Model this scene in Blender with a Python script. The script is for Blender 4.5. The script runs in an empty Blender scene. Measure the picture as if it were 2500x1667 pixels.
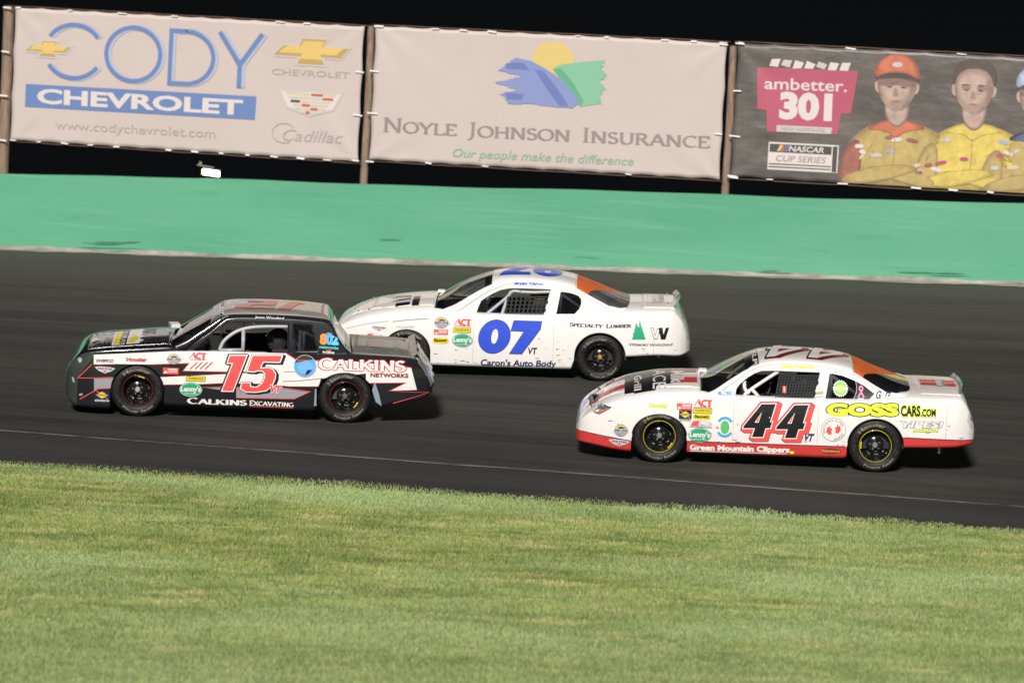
import bpy, bmesh, math, random
import numpy as np
from mathutils import Vector, Matrix
from mathutils.geometry import tessellate_polygon
random.seed(7); rng = np.random.default_rng(11)
R = math.radians
scene = bpy.context.scene
COL = scene.collection

# ------------------------------------------------------------------ camera
cam = bpy.data.cameras.new("camera"); cam_o = bpy.data.objects.new("camera", cam); COL.objects.link(cam_o)
CAMP = R(5.1); CAMR = R(3.0)
F_ = Vector((0, math.cos(CAMP), -math.sin(CAMP))); R0_ = Vector((1, 0, 0)); U0_ = Vector((0, math.sin(CAMP), math.cos(CAMP)))
cx = R0_ * math.cos(CAMR) + U0_ * math.sin(CAMR); cy = -R0_ * math.sin(CAMR) + U0_ * math.cos(CAMR)
mw = Matrix((cx, cy, -F_)).transposed().to_4x4(); mw.translation = Vector((0, 0, 5.77)); cam_o.matrix_world = mw
cam.sensor_width = 36.0; cam.lens = 9456.0 / 2500.0 * 36.0; cam.clip_start = 0.5; cam.clip_end = 6000
cam.dof.use_dof = True; cam.dof.focus_distance = 49.8; cam.dof.aperture_fstop = 1.7
scene.camera = cam_o
# ------------------------------------------------------------------ night sky
world = bpy.data.worlds.new("World"); scene.world = world; world.use_nodes = True
wn = world.node_tree.nodes; wl = world.node_tree.links
sky = wn.new("ShaderNodeTexSky"); sky.sky_type = 'NISHITA'; sky.sun_disc = False
sky.sun_elevation = R(38.0); sky.sun_rotation = R(171); sky.air_density = 0.45; sky.dust_density = 0.0; sky.ozone_density = 3.0
bgn = wn["Background"]; bgn.inputs[1].default_value = 0.0004; wl.new(sky.outputs[0], bgn.inputs[0])
# ------------------------------------------------------------------ track floodlighting (one sun lamp)
sun = bpy.data.lights.new("floodlight_sun", 'SUN'); sun.energy = 5.0; sun.angle = R(10); sun.color = (1.0, 0.965, 0.925)
sun_o = bpy.data.objects.new("floodlight_sun", sun); COL.objects.link(sun_o)
sun_o.rotation_euler = Vector((0.13, 0.83, -0.56)).to_track_quat('-Z', 'Y').to_euler()
sun_o.location = (-10, -20, 30)
scene.view_settings.view_transform = 'Standard'; scene.view_settings.look = 'None'
scene.view_settings.exposure = 0.06; scene.view_settings.gamma = 1.0; scene.view_settings.use_curve_mapping = False
scene.cycles.max_bounces = 6; scene.cycles.transparent_max_bounces = 12

# ================================================================== helpers
MATS = {}
def _bump(nt, bs, scale, strength, dist, stretch=None):
    tc = nt.nodes.new("ShaderNodeTexCoord"); mp = nt.nodes.new("ShaderNodeMapping"); no = nt.nodes.new("ShaderNodeTexNoise")
    if stretch: mp.inputs['Scale'].default_value = stretch
    no.inputs['Scale'].default_value = scale; no.inputs['Detail'].default_value = 3
    bp = nt.nodes.new("ShaderNodeBump"); bp.inputs['Strength'].default_value = strength; bp.inputs['Distance'].default_value = dist
    nt.links.new(tc.outputs['Object'], mp.inputs[0]); nt.links.new(mp.outputs[0], no.inputs['Vector'])
    nt.links.new(no.outputs[0], bp.inputs['Height']); nt.links.new(bp.outputs[0], bs.inputs['Normal'])
def mat(name, col, rough=0.5, metal=0.0, coat=0.0, spec=0.5, vary=0.0, vscale=6.0, bump=None, emit=None, stretch=None):
    if name in MATS: return MATS[name]
    m = bpy.data.materials.new(name); m.use_nodes = True; nt = m.node_tree; bs = nt.nodes['Principled BSDF']
    bs.inputs['Base Color'].default_value = (*col, 1); bs.inputs['Roughness'].default_value = rough
    bs.inputs['Metallic'].default_value = metal; bs.inputs['Specular IOR Level'].default_value = spec
    if coat: bs.inputs['Coat Weight'].default_value = coat; bs.inputs['Coat Roughness'].default_value = 0.06
    if emit: bs.inputs['Emission Color'].default_value = (*col, 1); bs.inputs['Emission Strength'].default_value = emit
    if vary:
        tc = nt.nodes.new("ShaderNodeTexCoord"); mp = nt.nodes.new("ShaderNodeMapping"); no = nt.nodes.new("ShaderNodeTexNoise")
        if stretch: mp.inputs['Scale'].default_value = stretch
        no.inputs['Scale'].default_value = vscale; no.inputs['Detail'].default_value = 6; no.inputs['Roughness'].default_value = 0.65
        mx = nt.nodes.new("ShaderNodeMix"); mx.data_type = 'RGBA'
        rm = nt.nodes.new("ShaderNodeMapRange"); rm.inputs[1].default_value = 0.3; rm.inputs[2].default_value = 0.7
        mx.inputs[6].default_value = (*[max(0, c * (1 - vary)) for c in col], 1); mx.inputs[7].default_value = (*[min(1, c * (1 + vary)) for c in col], 1)
        nt.links.new(tc.outputs['Object'], mp.inputs[0]); nt.links.new(mp.outputs[0], no.inputs['Vector'])
        nt.links.new(no.outputs[0], rm.inputs[0]); nt.links.new(rm.outputs[0], mx.inputs[0]); nt.links.new(mx.outputs[2], bs.inputs['Base Color'])
    if bump: _bump(nt, bs, *bump)
    MATS[name] = m; return m
def glassmat(name, tint, transp=0.6, rough=0.03, base=(0.02, 0.02, 0.02), bumpst=0.0, ior=1.8):
    """thin sheet: see-through with a film of dirt, mirror-like at a glancing angle"""
    if name in MATS: return MATS[name]
    m = bpy.data.materials.new(name); m.use_nodes = True; nt = m.node_tree; nt.nodes.remove(nt.nodes['Principled BSDF'])
    df = nt.nodes.new("ShaderNodeBsdfDiffuse"); df.inputs[0].default_value = (*base, 1)
    tr = nt.nodes.new("ShaderNodeBsdfTransparent"); tr.inputs[0].default_value = (*tint, 1)
    gl = nt.nodes.new("ShaderNodeBsdfGlossy"); gl.inputs['Roughness'].default_value = rough; gl.inputs[0].default_value = (.95, .95, .95, 1)
    lw = nt.nodes.new("ShaderNodeLayerWeight"); lw.inputs[0].default_value = .5
    po = nt.nodes.new("ShaderNodeMath"); po.operation = 'POWER'; po.inputs[1].default_value = 5.0; nt.links.new(lw.outputs['Facing'], po.inputs[0])
    f0 = ((ior - 1) / (ior + 1)) ** 2
    ma = nt.nodes.new("ShaderNodeMapRange"); ma.inputs[3].default_value = f0 * 1.8; ma.inputs[4].default_value = 1.0; nt.links.new(po.outputs[0], ma.inputs[0])
    m1 = nt.nodes.new("ShaderNodeMixShader"); m1.inputs[0].default_value = 1 - transp; nt.links.new(tr.outputs[0], m1.inputs[1]); nt.links.new(df.outputs[0], m1.inputs[2])
    m2 = nt.nodes.new("ShaderNodeMixShader"); nt.links.new(ma.outputs[0], m2.inputs[0]); nt.links.new(m1.outputs[0], m2.inputs[1]); nt.links.new(gl.outputs[0], m2.inputs[2])
    nt.links.new(m2.outputs[0], nt.nodes['Material Output'].inputs[0])
    if bumpst: _bump(nt, gl, 2.5, bumpst, 0.02)
    MATS[name] = m; return m
def link(name, me, parent=None, loc=None):
    o = bpy.data.objects.new(name, me); COL.objects.link(o)
    if parent: o.parent = parent
    if loc: o.location = loc
    return o
def tag(o, label=None, cat=None, group=None, kind=None):
    if label: o['label'] = label
    if cat: o['category'] = cat
    if group: o['group'] = group
    if kind: o['kind'] = kind
    return o
def mesh_obj(name, V, Fc, mats, parent=None, midx=None, smooth=False, loc=None, sharp=None):
    me = bpy.data.meshes.new(name); me.from_pydata([tuple(v) for v in V], [], [tuple(f) for f in Fc])
    for m in (mats if isinstance(mats, (list, tuple)) else [mats]): me.materials.append(m)
    if midx is not None: me.polygons.foreach_set('material_index', midx)
    if smooth: me.polygons.foreach_set('use_smooth', [True] * len(me.polygons))
    if sharp: me.set_sharp_from_angle(angle=R(sharp))
    me.update(); return link(name, me, parent, loc)
def bm_obj(name, bm, mats, parent=None, smooth=False, sharp=None, loc=None):
    me = bpy.data.meshes.new(name); bm.to_mesh(me); bm.free()
    for m in (mats if isinstance(mats, (list, tuple)) else [mats]): me.materials.append(m)
    if smooth: me.polygons.foreach_set('use_smooth', [True] * len(me.polygons))
    if sharp: me.set_sharp_from_angle(angle=R(sharp))
    me.update(); return link(name, me, parent, loc)
class MB:
    def __init__(s): s.V = []; s.F = []; s.M = []
    def add(s, V, Fc, m=0):
        k = len(s.V); s.V += [tuple(v) for v in V]; s.F += [tuple(i + k for i in f) for f in Fc]; s.M += [m] * len(Fc); return s
    def box(s, c, d, m=0, rz=0.0, ry=0.0):
        mt = Matrix.Rotation(rz, 3, 'Z') @ Matrix.Rotation(ry, 3, 'Y'); V = []
        for a in (-.5, .5):
            for b in (-.5, .5):
                for e in (-.5, .5): V.append(Vector(c) + mt @ Vector((a * d[0], b * d[1], e * d[2])))
        return s.add(V, [(0, 1, 3, 2), (4, 6, 7, 5), (0, 4, 5, 1), (2, 3, 7, 6), (0, 2, 6, 4), (1, 5, 7, 3)], m)
    def tube(s, pts, r, n=8, m=0, closed=False, radii=None):
        pts = [Vector(p) for p in pts]; V = []; Fc = []; N = len(pts)
        for i, p in enumerate(pts):
            a = pts[i - 1] if (i or closed) else p; b = pts[(i + 1) % N] if (i < N - 1 or closed) else p
            t = (b - a).normalized(); u = t.cross(Vector((0.13, 0.31, 0.94))); u = u.normalized(); w = t.cross(u)
            rr = radii[i] if radii else r
            for k in range(n):
                an = 2 * math.pi * k / n; V.append(p + (u * math.cos(an) + w * math.sin(an)) * rr)
        for i in range(N if closed else N - 1):
            j = (i + 1) % N
            for k in range(n):
                k2 = (k + 1) % n; Fc.append((i * n + k, i * n + k2, j * n + k2, j * n + k))
        if not closed: Fc.append(tuple(range(n))[::-1]); Fc.append(tuple((N - 1) * n + k for k in range(n)))
        return s.add(V, Fc, m)
    def lathe(s, prof, n=48, m=0, c=(0, 0, 0), close=False):   # prof: (y, r) about the Y axis
        V = []; Fc = []
        for y, r in prof:
            for k in range(n):
                a = 2 * math.pi * k / n; V.append((c[0] + r * math.cos(a), c[1] + y, c[2] + r * math.sin(a)))
        P = len(prof)
        for i in range(P if close else P - 1):
            j = (i + 1) % P
            for k in range(n):
                k2 = (k + 1) % n; Fc.append((i * n + k, i * n + k2, j * n + k2, j * n + k))
        return s.add(V, Fc, m)
    def obj(s, name, mats, parent=None, smooth=False, sharp=None, loc=None):
        return mesh_obj(name, s.V, s.F, mats, parent, s.M, smooth, loc, sharp)
def smooth_path(pts, n=6):
    pts = [Vector(p) for p in pts]; out = []
    for i in range(len(pts) - 1):
        p0 = pts[max(0, i - 1)]; p1 = pts[i]; p2 = pts[i + 1]; p3 = pts[min(len(pts) - 1, i + 2)]
        for k in range(n):
            t = k / n
            out.append(0.5 * ((2 * p1) + (-p0 + p2) * t + (2 * p0 - 5 * p1 + 4 * p2 - p3) * t * t + (-p0 + 3 * p1 - 3 * p2 + p3) * t ** 3))
    out.append(pts[-1]); return out
def table(*pairs):
    X = np.array([p[0] for p in pairs], float); Y = np.array([p[1] for p in pairs], float)
    h = np.diff(X); d = np.diff(Y) / h; m = np.zeros(len(X))
    for i in range(1, len(X) - 1):
        if d[i - 1] * d[i] > 0:
            w1 = 2 * h[i] + h[i - 1]; w2 = h[i] + 2 * h[i - 1]; m[i] = (w1 + w2) / (w1 / d[i - 1] + w2 / d[i])
    m[0] = d[0]; m[-1] = d[-1]
    def f(x):
        x = min(max(x, X[0]), X[-1]); i = min(int(np.searchsorted(X, x, side='right')) - 1, len(X) - 2)
        t = (x - X[i]) / h[i]
        return float((1 + 2 * t) * (1 - t) ** 2 * Y[i] + t * (1 - t) ** 2 * h[i] * m[i] + t * t * (3 - 2 * t) * Y[i + 1] + t * t * (t - 1) * h[i] * m[i + 1])
    return f

# ---------------------------------------------------------------- flat artwork: every shape is (verts2d, faces)
def poly(*loops):
    L = [[Vector((p[0], p[1], 0)) for p in lp] for lp in loops]
    T = tessellate_polygon(L); V = [(v.x, v.y) for lp in L for v in lp]
    return V, [tuple(t) for t in T]
def ell(c, rx, rz, n=36, rot=0.0, shear=0.0):
    P = []
    for k in range(n):
        a = 2 * math.pi * k / n; x = rx * math.cos(a); y = rz * math.sin(a); x += shear * y
        P.append((c[0] + x * math.cos(rot) - y * math.sin(rot), c[1] + x * math.sin(rot) + y * math.cos(rot)))
    return P
def rrect(x0, y0, x1, y1, r, n=5):
    P = []
    for (cx_, cy_, a0) in ((x1 - r, y1 - r, 0), (x0 + r, y1 - r, 90), (x0 + r, y0 + r, 180), (x1 - r, y0 + r, 270)):
        for k in range(n + 1):
            a = R(a0 + 90 * k / n); P.append((cx_ + r * math.cos(a), cy_ + r * math.sin(a)))
    return P
def area(P): return sum(P[i - 1][0] * P[i][1] - P[i][0] * P[i - 1][1] for i in range(len(P))) / 2
def grow(P, d):
    if area(P) < 0: P = P[::-1]
    out = []; n = len(P)
    for i in range(n):
        a = Vector(P[i - 1]); b = Vector(P[i]); c = Vector(P[(i + 1) % n]); e1 = (b - a).normalized(); e2 = (c - b).normalized()
        n1 = Vector((e1.y, -e1.x)); n2 = Vector((e2.y, -e2.x)); m_ = (n1 + n2)
        if m_.length < 1e-4: m_ = n1
        m_.normalize(); k = min(1.8, 1 / max(0.2, m_.dot(n1))); q = b + m_ * d * k; out.append((q.x, q.y))
    return out
def stroke(pts, w, closed=False):
    n = len(pts); Lf = []; Rt = []
    for i in range(n):
        p = Vector(pts[i]); a = Vector(pts[i - 1]) if (i or closed) else p; b = Vector(pts[(i + 1) % n]) if (i < n - 1 or closed) else p
        e1 = (p - a); e2 = (b - p); e1 = e1.normalized() if e1.length > 1e-9 else e2.normalized(); e2 = e2.normalized() if e2.length > 1e-9 else e1
        n1 = Vector((-e1.y, e1.x)); n2 = Vector((-e2.y, e2.x)); m_ = n1 + n2
        if m_.length < 1e-3: m_ = n1
        m_.normalize(); k = min(2.2, 1 / max(0.25, m_.dot(n1)))
        ww = w(i, p, (b - a)) if callable(w) else w
        Lf.append(p + m_ * ww / 2 * k); Rt.append(p - m_ * ww / 2 * k)
    V = [(v.x, v.y) for v in Lf] + [(v.x, v.y) for v in Rt]; Fc = []
    for i in range(n if closed else n - 1):
        j = (i + 1) % n; Fc.append((i, n + i, n + j, j))
    return V, Fc
def arc(cx_, cy_, rx, ry, a0, a1, n=14):
    return [(cx_ + rx * math.cos(R(a0 + (a1 - a0) * k / n)), cy_ + ry * math.sin(R(a0 + (a1 - a0) * k / n))) for k in range(n + 1)]
_tc = {}
def _raw(s, off, res=3):
    key = (s, off)
    if key not in _tc:
        cu = bpy.data.curves.new("t", 'FONT'); cu.body = s; cu.resolution_u = res; cu.offset = off
        ob = bpy.data.objects.new("t", cu); me = bpy.data.meshes.new_from_object(ob)
        _tc[key] = ([(v.co.x, v.co.y) for v in me.vertices], [tuple(p.vertices) for p in me.polygons])
        bpy.data.objects.remove(ob); bpy.data.meshes.remove(me); bpy.data.curves.remove(cu)
    return _tc[key]
_h = _raw("H", 0.0); CAPH = max(v[1] for v in _h[0])
def txt(s, p0, p1, h, bold=0.02, shear=0.0, out=0.0):
    base = _raw(s, bold)[0]; V, Fc = _raw(s, bold + out)
    x0 = min(v[0] for v in base); x1 = max(v[0] for v in base); p0 = Vector(p0); d = Vector(p1) - p0; w = d.length; e = d.normalized(); u = Vector((-e.y, e.x))
    if shear: w = max(w - shear * h, 0.2 * w)
    k = w / max(1e-6, x1 - x0); q = []
    for v in V:
        Y = v[1] / CAPH * h; X = (v[0] - x0) * k + shear * Y; r = p0 + e * X + u * Y; q.append((r.x, r.y))
    return q, Fc
def G_(*a): return a
GL = {
 'A': (.92, [[(.08, 0), (.46, 1)], [(.46, 1), (.84, 0)], [(.24, .36), (.68, .36)]], [(.08, 0), (.84, 0)]),
 'B': (.76, [[(.16, 0), (.16, 1)], [(.16, .97), (.4, .97)] + arc(.4, .75, .22, .22, 90, -90, 8) + [(.16, .53)], [(.16, .53), (.42, .53)] + arc(.42, .28, .26, .25, 90, -90, 8) + [(.16, .03)]], [(.14, 0), (.14, 1)]),
 'C': (.86, [arc(.5, .5, .4, .47, 48, 312)], []),
 'D': (.9, [[(.16, 0), (.16, 1)], [(.16, .97)] + arc(.38, .5, .42, .47, 90, -90) + [(.16, .03)]], [(.14, 0), (.14, 1)]),
 'E': (.7, [[(.16, 0), (.16, 1)], [(.16, .97), (.62, .97), (.63, .8)], [(.16, .52), (.52, .52)], [(.16, .03), (.64, .03), (.66, .2)]], [(.14, 0), (.14, 1)]),
 'G': (.92, [arc(.5, .5, .4, .47, 48, 330), [(.82, .02), (.82, .42)]], [(.82, .42)]),
 'H': (.95, [[(.17, 0), (.17, 1)], [(.78, 0), (.78, 1)], [(.17, .52), (.78, .52)]], [(.17, 0), (.17, 1), (.78, 0), (.78, 1)]),
 'I': (.42, [[(.21, 0), (.21, 1)]], [(.21, 0), (.21, 1)]),
 'J': (.46, [[(.26, 1), (.26, .1), (.18, -.14), (.02, -.22)]], [(.26, 1)]),
 'K': (.86, [[(.16, 0), (.16, 1)], [(.72, 1), (.2, .5)], [(.3, .6), (.78, 0)]], [(.16, 0), (.16, 1), (.72, 1), (.8, 0)]),
 'L': (.7, [[(.16, 0), (.16, 1)], [(.16, .03), (.64, .03), (.66, .22)]], [(.16, 0), (.16, 1)]),
 'M': (1.1, [[(.15, 0), (.2, 1)], [(.2, 1), (.55, .05)], [(.55, .05), (.9, 1)], [(.9, 1), (.95, 0)]], [(.15, 0), (.95, 0)]),
 'N': (.95, [[(.16, 0), (.16, 1)], [(.16, 1), (.78, 0)], [(.78, 0), (.78, 1)]], [(.16, 0), (.14, 1), (.78, 1)]),
 'O': (.98, [arc(.49, .5, .41, .47, 0, 360, 20)], []),
 'P': (.72, [[(.16, 0), (.16, 1)], [(.16, .97), (.38, .97)] + arc(.38, .73, .25, .24, 90, -90, 8) + [(.16, .49)]], [(.16, 0), (.14, 1)]),
 'R': (.84, [[(.16, 0), (.16, 1)], [(.16, .97), (.38, .97)] + arc(.38, .75, .24, .22, 90, -90, 8) + [(.16, .53)], [(.4, .53), (.76, 0)]], [(.16, 0), (.14, 1), (.78, 0)]),
 'S': (.66, [arc(.33, .75, .22, .22, 25, 250, 9) + arc(.33, .27, .24, .25, 70, -160, 9)], []),
 'T': (.82, [[(.41, 0), (.41, 1)], [(.06, .8), (.08, .97), (.74, .97), (.76, .8)]], [(.41, 0)]),
 'U': (.92, [[(.17, 1), (.17, .35)] + arc(.46, .32, .29, .3, 180, 360, 10) + [(.75, 1)]], [(.17, 1), (.75, 1)]),
 'V': (.9, [[(.08, 1), (.46, 0)], [(.46, 0), (.82, 1)]], [(.08, 1), (.82, 1)]),
 'W': (1.3, [[(.06, 1), (.36, 0)], [(.36, 0), (.66, .95)], [(.66, .95), (.94, 0)], [(.94, 0), (1.22, 1)]], [(.06, 1), (.66, 1), (1.22, 1)]),
 'X': (.86, [[(.08, 1), (.78, 0)], [(.76, 1), (.1, 0)]], [(.08, 1), (.78, 0), (.76, 1), (.1, 0)]),
 'Y': (.86, [[(.06, 1), (.42, .46)], [(.42, .46), (.78, 1)], [(.42, .48), (.42, 0)]], [(.06, 1), (.78, 1), (.42, 0)]),
 ' ': (.45, [], [])}
def serif(s, p0, p1, h, small=0.8, wt=0.17, thin=0.07, shear=0.0, extra=0.0):
    """letterpress capitals: lower-case letters of s are drawn as small capitals"""
    V = []; Fc = []; X = 0; items = []
    for ch in s:
        k = 1.0 if ch.isupper() or ch == ' ' else small; w, st, sf = GL[ch.upper()]
        for pl in st: items.append(('s', [(X + a * k, b * k) for a, b in pl]))
        for a, b in sf:
            bb = b * k + (.022 if b < .5 else -.022); items.append(('f', [(X + (a - .13) * k, bb), (X + (a + .13) * k, bb)]))
        X += w * k
    W = X; p0 = Vector(p0); d = Vector(p1) - p0; e = d.normalized(); u = Vector((-e.y, e.x)); kx = (d.length - shear * h) / W
    asp = kx / h
    def width(i, p, dd):
        an = math.atan2(dd.y, dd.x); return (thin + (wt - thin) * abs(math.sin(an - R(22))) ** 1.6) + extra
    parts = []
    for kind, pl in items:
        v, f = stroke(pl, width if kind == 's' else thin * .8 + extra)
        parts.append(([tuple(p0 + e * (a * kx + shear * b * h) + u * (b * h)) for a, b in v], f))
    return parts          # list of shapes, each drawn on its own hair-thin layer
class Art:
    """collects shapes on layers and lays them on a surface function S(u, v, off) -> Vector"""
    def __init__(s): s.items = []; s.lay = 0
    def put(s, shape, m, up=True):
        if up: s.lay += 1
        if isinstance(shape, list):
            for i, sh in enumerate(shape): s.items.append((sh, m, s.lay + (i % 9) * 0.1))
        else: s.items.append((shape, m, s.lay))
        return s
    def lay_on(s, name, S, mats, parent, grid=0.1, base=0.003, step=0.0012, smooth=True, kind=None):
        names = []; V = []; Fc = []; Mi = []
        for (sv, sf), m, l in s.items:
            if m not in names: names.append(m)
            bm = bmesh.new(); vs = [bm.verts.new((a, b, 0)) for a, b in sv]
            for f in sf:
                if len(set(f)) < 3: continue
                try: bm.faces.new([vs[i] for i in f])
                except ValueError: pass
            us = [v[0] for v in sv]; ws = [v[1] for v in sv]
            for ax, lo, hi in ((0, min(us), max(us)), (1, min(ws), max(ws))):
                if hi - lo > grid * 1.3:
                    k = math.ceil(lo / grid + .01)
                    while k * grid < hi:
                        co = (k * grid, 0, 0) if ax == 0 else (0, k * grid, 0); no = (1, 0, 0) if ax == 0 else (0, 1, 0)
                        bmesh.ops.bisect_plane(bm, geom=bm.verts[:] + bm.edges[:] + bm.faces[:], plane_co=co, plane_no=no, dist=1e-6); k += 1
            off = base + l * step; b0 = len(V); bm.verts.index_update()
            for v in bm.verts: V.append(S(v.co.x, v.co.y, off))
            c0 = None
            for f in bm.faces:
                Fc.append(tuple(b0 + v.index for v in f.verts)); Mi.append(names.index(m))
            bm.free()
        return mesh_obj(name, V, Fc, [mats[n] if isinstance(n, str) else n for n in names], parent, Mi)

C3 = dict(white=(.80, .77, .74), black=(.012, .012, .016), red=(.62, .035, .03), dred=(.24, .012, .016), blue=(.035, .085, .62), dblue=(.015, .02, .09), green=(.03, .36, .19), yellow=(.75, .62, .03),
          lime=(.72, .85, .05), grey=(.35, .35, .37), lgrey=(.55, .54, .55), sky=(.09, .38, .75), orange=(.80, .25, .03), pink=(.85, .25, .45), teal=(.06, .55, .55), gold=(.45, .30, .06), brown=(.12, .05, .03), lred=(.78, .09, .09))
D = {}
for k_, v_ in C3.items(): D[k_] = mat('vinyl_' + k_, v_, 0.28, coat=0.5)
# ------------------------------------------------------------------ materials
M_white = mat('race_white_paint', (.80, .765, .735), 0.30, coat=0.8, vary=.045, vscale=2.2, bump=(1.3, .14, .02))
M_black = mat('gloss_black_paint', (.012, .012, .016), 0.22, coat=1.0, bump=(1.8, .12, .02))
M_red = mat('race_red_paint', (.60, .045, .04), 0.3, coat=0.7, bump=(2.0, .3, .02))
M_grey = mat('silver_wrap', (.42, .42, .45), 0.25, metal=.3, coat=0.5, bump=(3, .5, .02))
M_liner = mat('dark_inner_sheet', (.012, .012, .014), 0.7)
M_liner2 = mat('grey_inner_sheet', (.05, .05, .046), 0.7)
M_rubber = mat('tyre_rubber', (.010, .0095, .009), 0.55, spec=.3, vary=.5, vscale=14)
M_rim = mat('black_steel_wheel', (.012, .012, .012), 0.18, coat=.8, metal=.2)
M_steel = mat('bare_steel', (.45, .45, .44), 0.28, metal=.9)
M_tube_g = mat('grey_tube_paint', (.36, .37, .39), 0.35)
M_tube_w = mat('white_tube_paint', (.7, .67, .62), 0.4)
M_tube_b = mat('blue_grey_panel', (.05, .07, .12), 0.4)
M_net = mat('black_webbing', (.02, .021, .022), 0.8)
M_visor = mat('dark_visor', (.01, .01, .01), .08, coat=1)
M_wind = glassmat('windshield_lexan', (.55, .57, .55), .80)
M_qglass = glassmat('quarter_lexan', (.5, .53, .6), .70)
M_amber = mat('amber_rear_zone', (.58, .115, .028), .45, spec=.25, vary=.25, vscale=2.5)  # orange upper zone of the rear windows
M_rear = glassmat('rear_lexan_dark', (.25, .25, .26), .45, base=(.02, .02, .022))
M_rearsil = mat('silver_sheet_and_reflection', (.22, .22, .23), .25, metal=.7, vary=.4, vscale=5, bump=(5, .8, .03))  # silvery reflection painted into the lower rear window; also colours the deck sheet
M_clear = glassmat('clear_spoiler', (.8, .82, .8), .75, base=(.4, .4, .4))

AFF = {'15a': (-2.342804,0.001112556,3.109437e-05,1.551522,3.646639e-05,-0.001128873), '15b': (0.005310801,0.001117892,3.882589e-05,1.630652,3.664128e-05,-0.001131326),
 '15bg': (0.002479278,0.001122429,3.898345e-05,1.604142,3.678998e-05,-0.001135917), '15ag': (-2.355165,0.001117071,3.122056e-05,1.524692,3.661438e-05,-0.001133455),
 '07a': (-2.474268,0.001165211,3.050601e-05,1.558211,3.871622e-05,-0.001176465), '07b': (0.08879925,0.001162045,3.866837e-05,1.642093,3.861105e-05,-0.001174594),
 '44a': (-2.508294,0.001095063,5.099201e-05,1.445217,4.933317e-05,-0.00111231), '44b': (0.009754129,0.00113408,6.24094e-05,1.557189,5.111837e-05,-0.001153694),
 '44bg': (0.01812691,0.001138887,6.267394e-05,1.52641,5.133505e-05,-0.001158585),
 '44n': (-1.35098,0.001071729,5.389035e-05,1.547707,4.823094e-05,-0.001089043), '44ng': (-1.348375,0.001076272,5.411878e-05,1.516887,4.843539e-05,-0.001093659),
 '07ng': (-1.001027,0.001070426,3.206221e-05,1.580754,3.552225e-05,-0.001081183), '15ng': (-0.9391024,0.0009403777,2.952175e-05,1.518425,3.091046e-05,-0.0009526539)}
def Q(k, *pts):
    """artwork drawing units of one side view -> metres on the car's side (x back, z up)"""
    a = AFF[k]; r = [(a[0] + a[1] * x + a[2] * y, a[3] + a[4] * x + a[5] * y) for x, y in pts]
    return r if len(r) > 1 else r[0]

# ================================================================== ground, track, wall
INL = (Vector((-6.307, 47.9, .043)), Vector((6.193, 45.8, .024)))
WBL = (Vector((-9.084, 68.0, .858)), Vector((8.404, 63.9, 1.445)))
GRL = (Vector((-6.122, 46.6, -.156)), Vector((6.007, 44.3, -.058)))
def onl(L, x):
    t = (x - L[0].x) / (L[1].x - L[0].x); return L[0] + (L[1] - L[0]) * t
def fade(x):   # the strip levels out again far outside the frame
    return max(-14, min(14, x)) + (0 if abs(x) < 14 else 0)
def lpt(L, x):
    p = onl(L, x); q = onl(L, fade(x)); return Vector((x, p.y if abs(x) < 40 else onl(L, math.copysign(40, x)).y, q.z))
XS = [-400, -150, -60, -40, -26] + [float(x) for x in np.arange(-14, 14.01, .5)] + [26, 40, 60, 150, 400]
def strip(name, rowf, nv, m, label=None, kind='structure', thick=None):
    V = []; Fc = []
    for x in XS:
        for j in range(nv + 1): V.append(rowf(x, j / nv))
    n = nv + 1
    for i in range(len(XS) - 1):
        for j in range(nv): Fc.append((i * n + j, (i + 1) * n + j, (i + 1) * n + j + 1, i * n + j + 1))
    o = mesh_obj(name, V, Fc, m, smooth=True); tag(o, label, None, None, kind); return o

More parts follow.
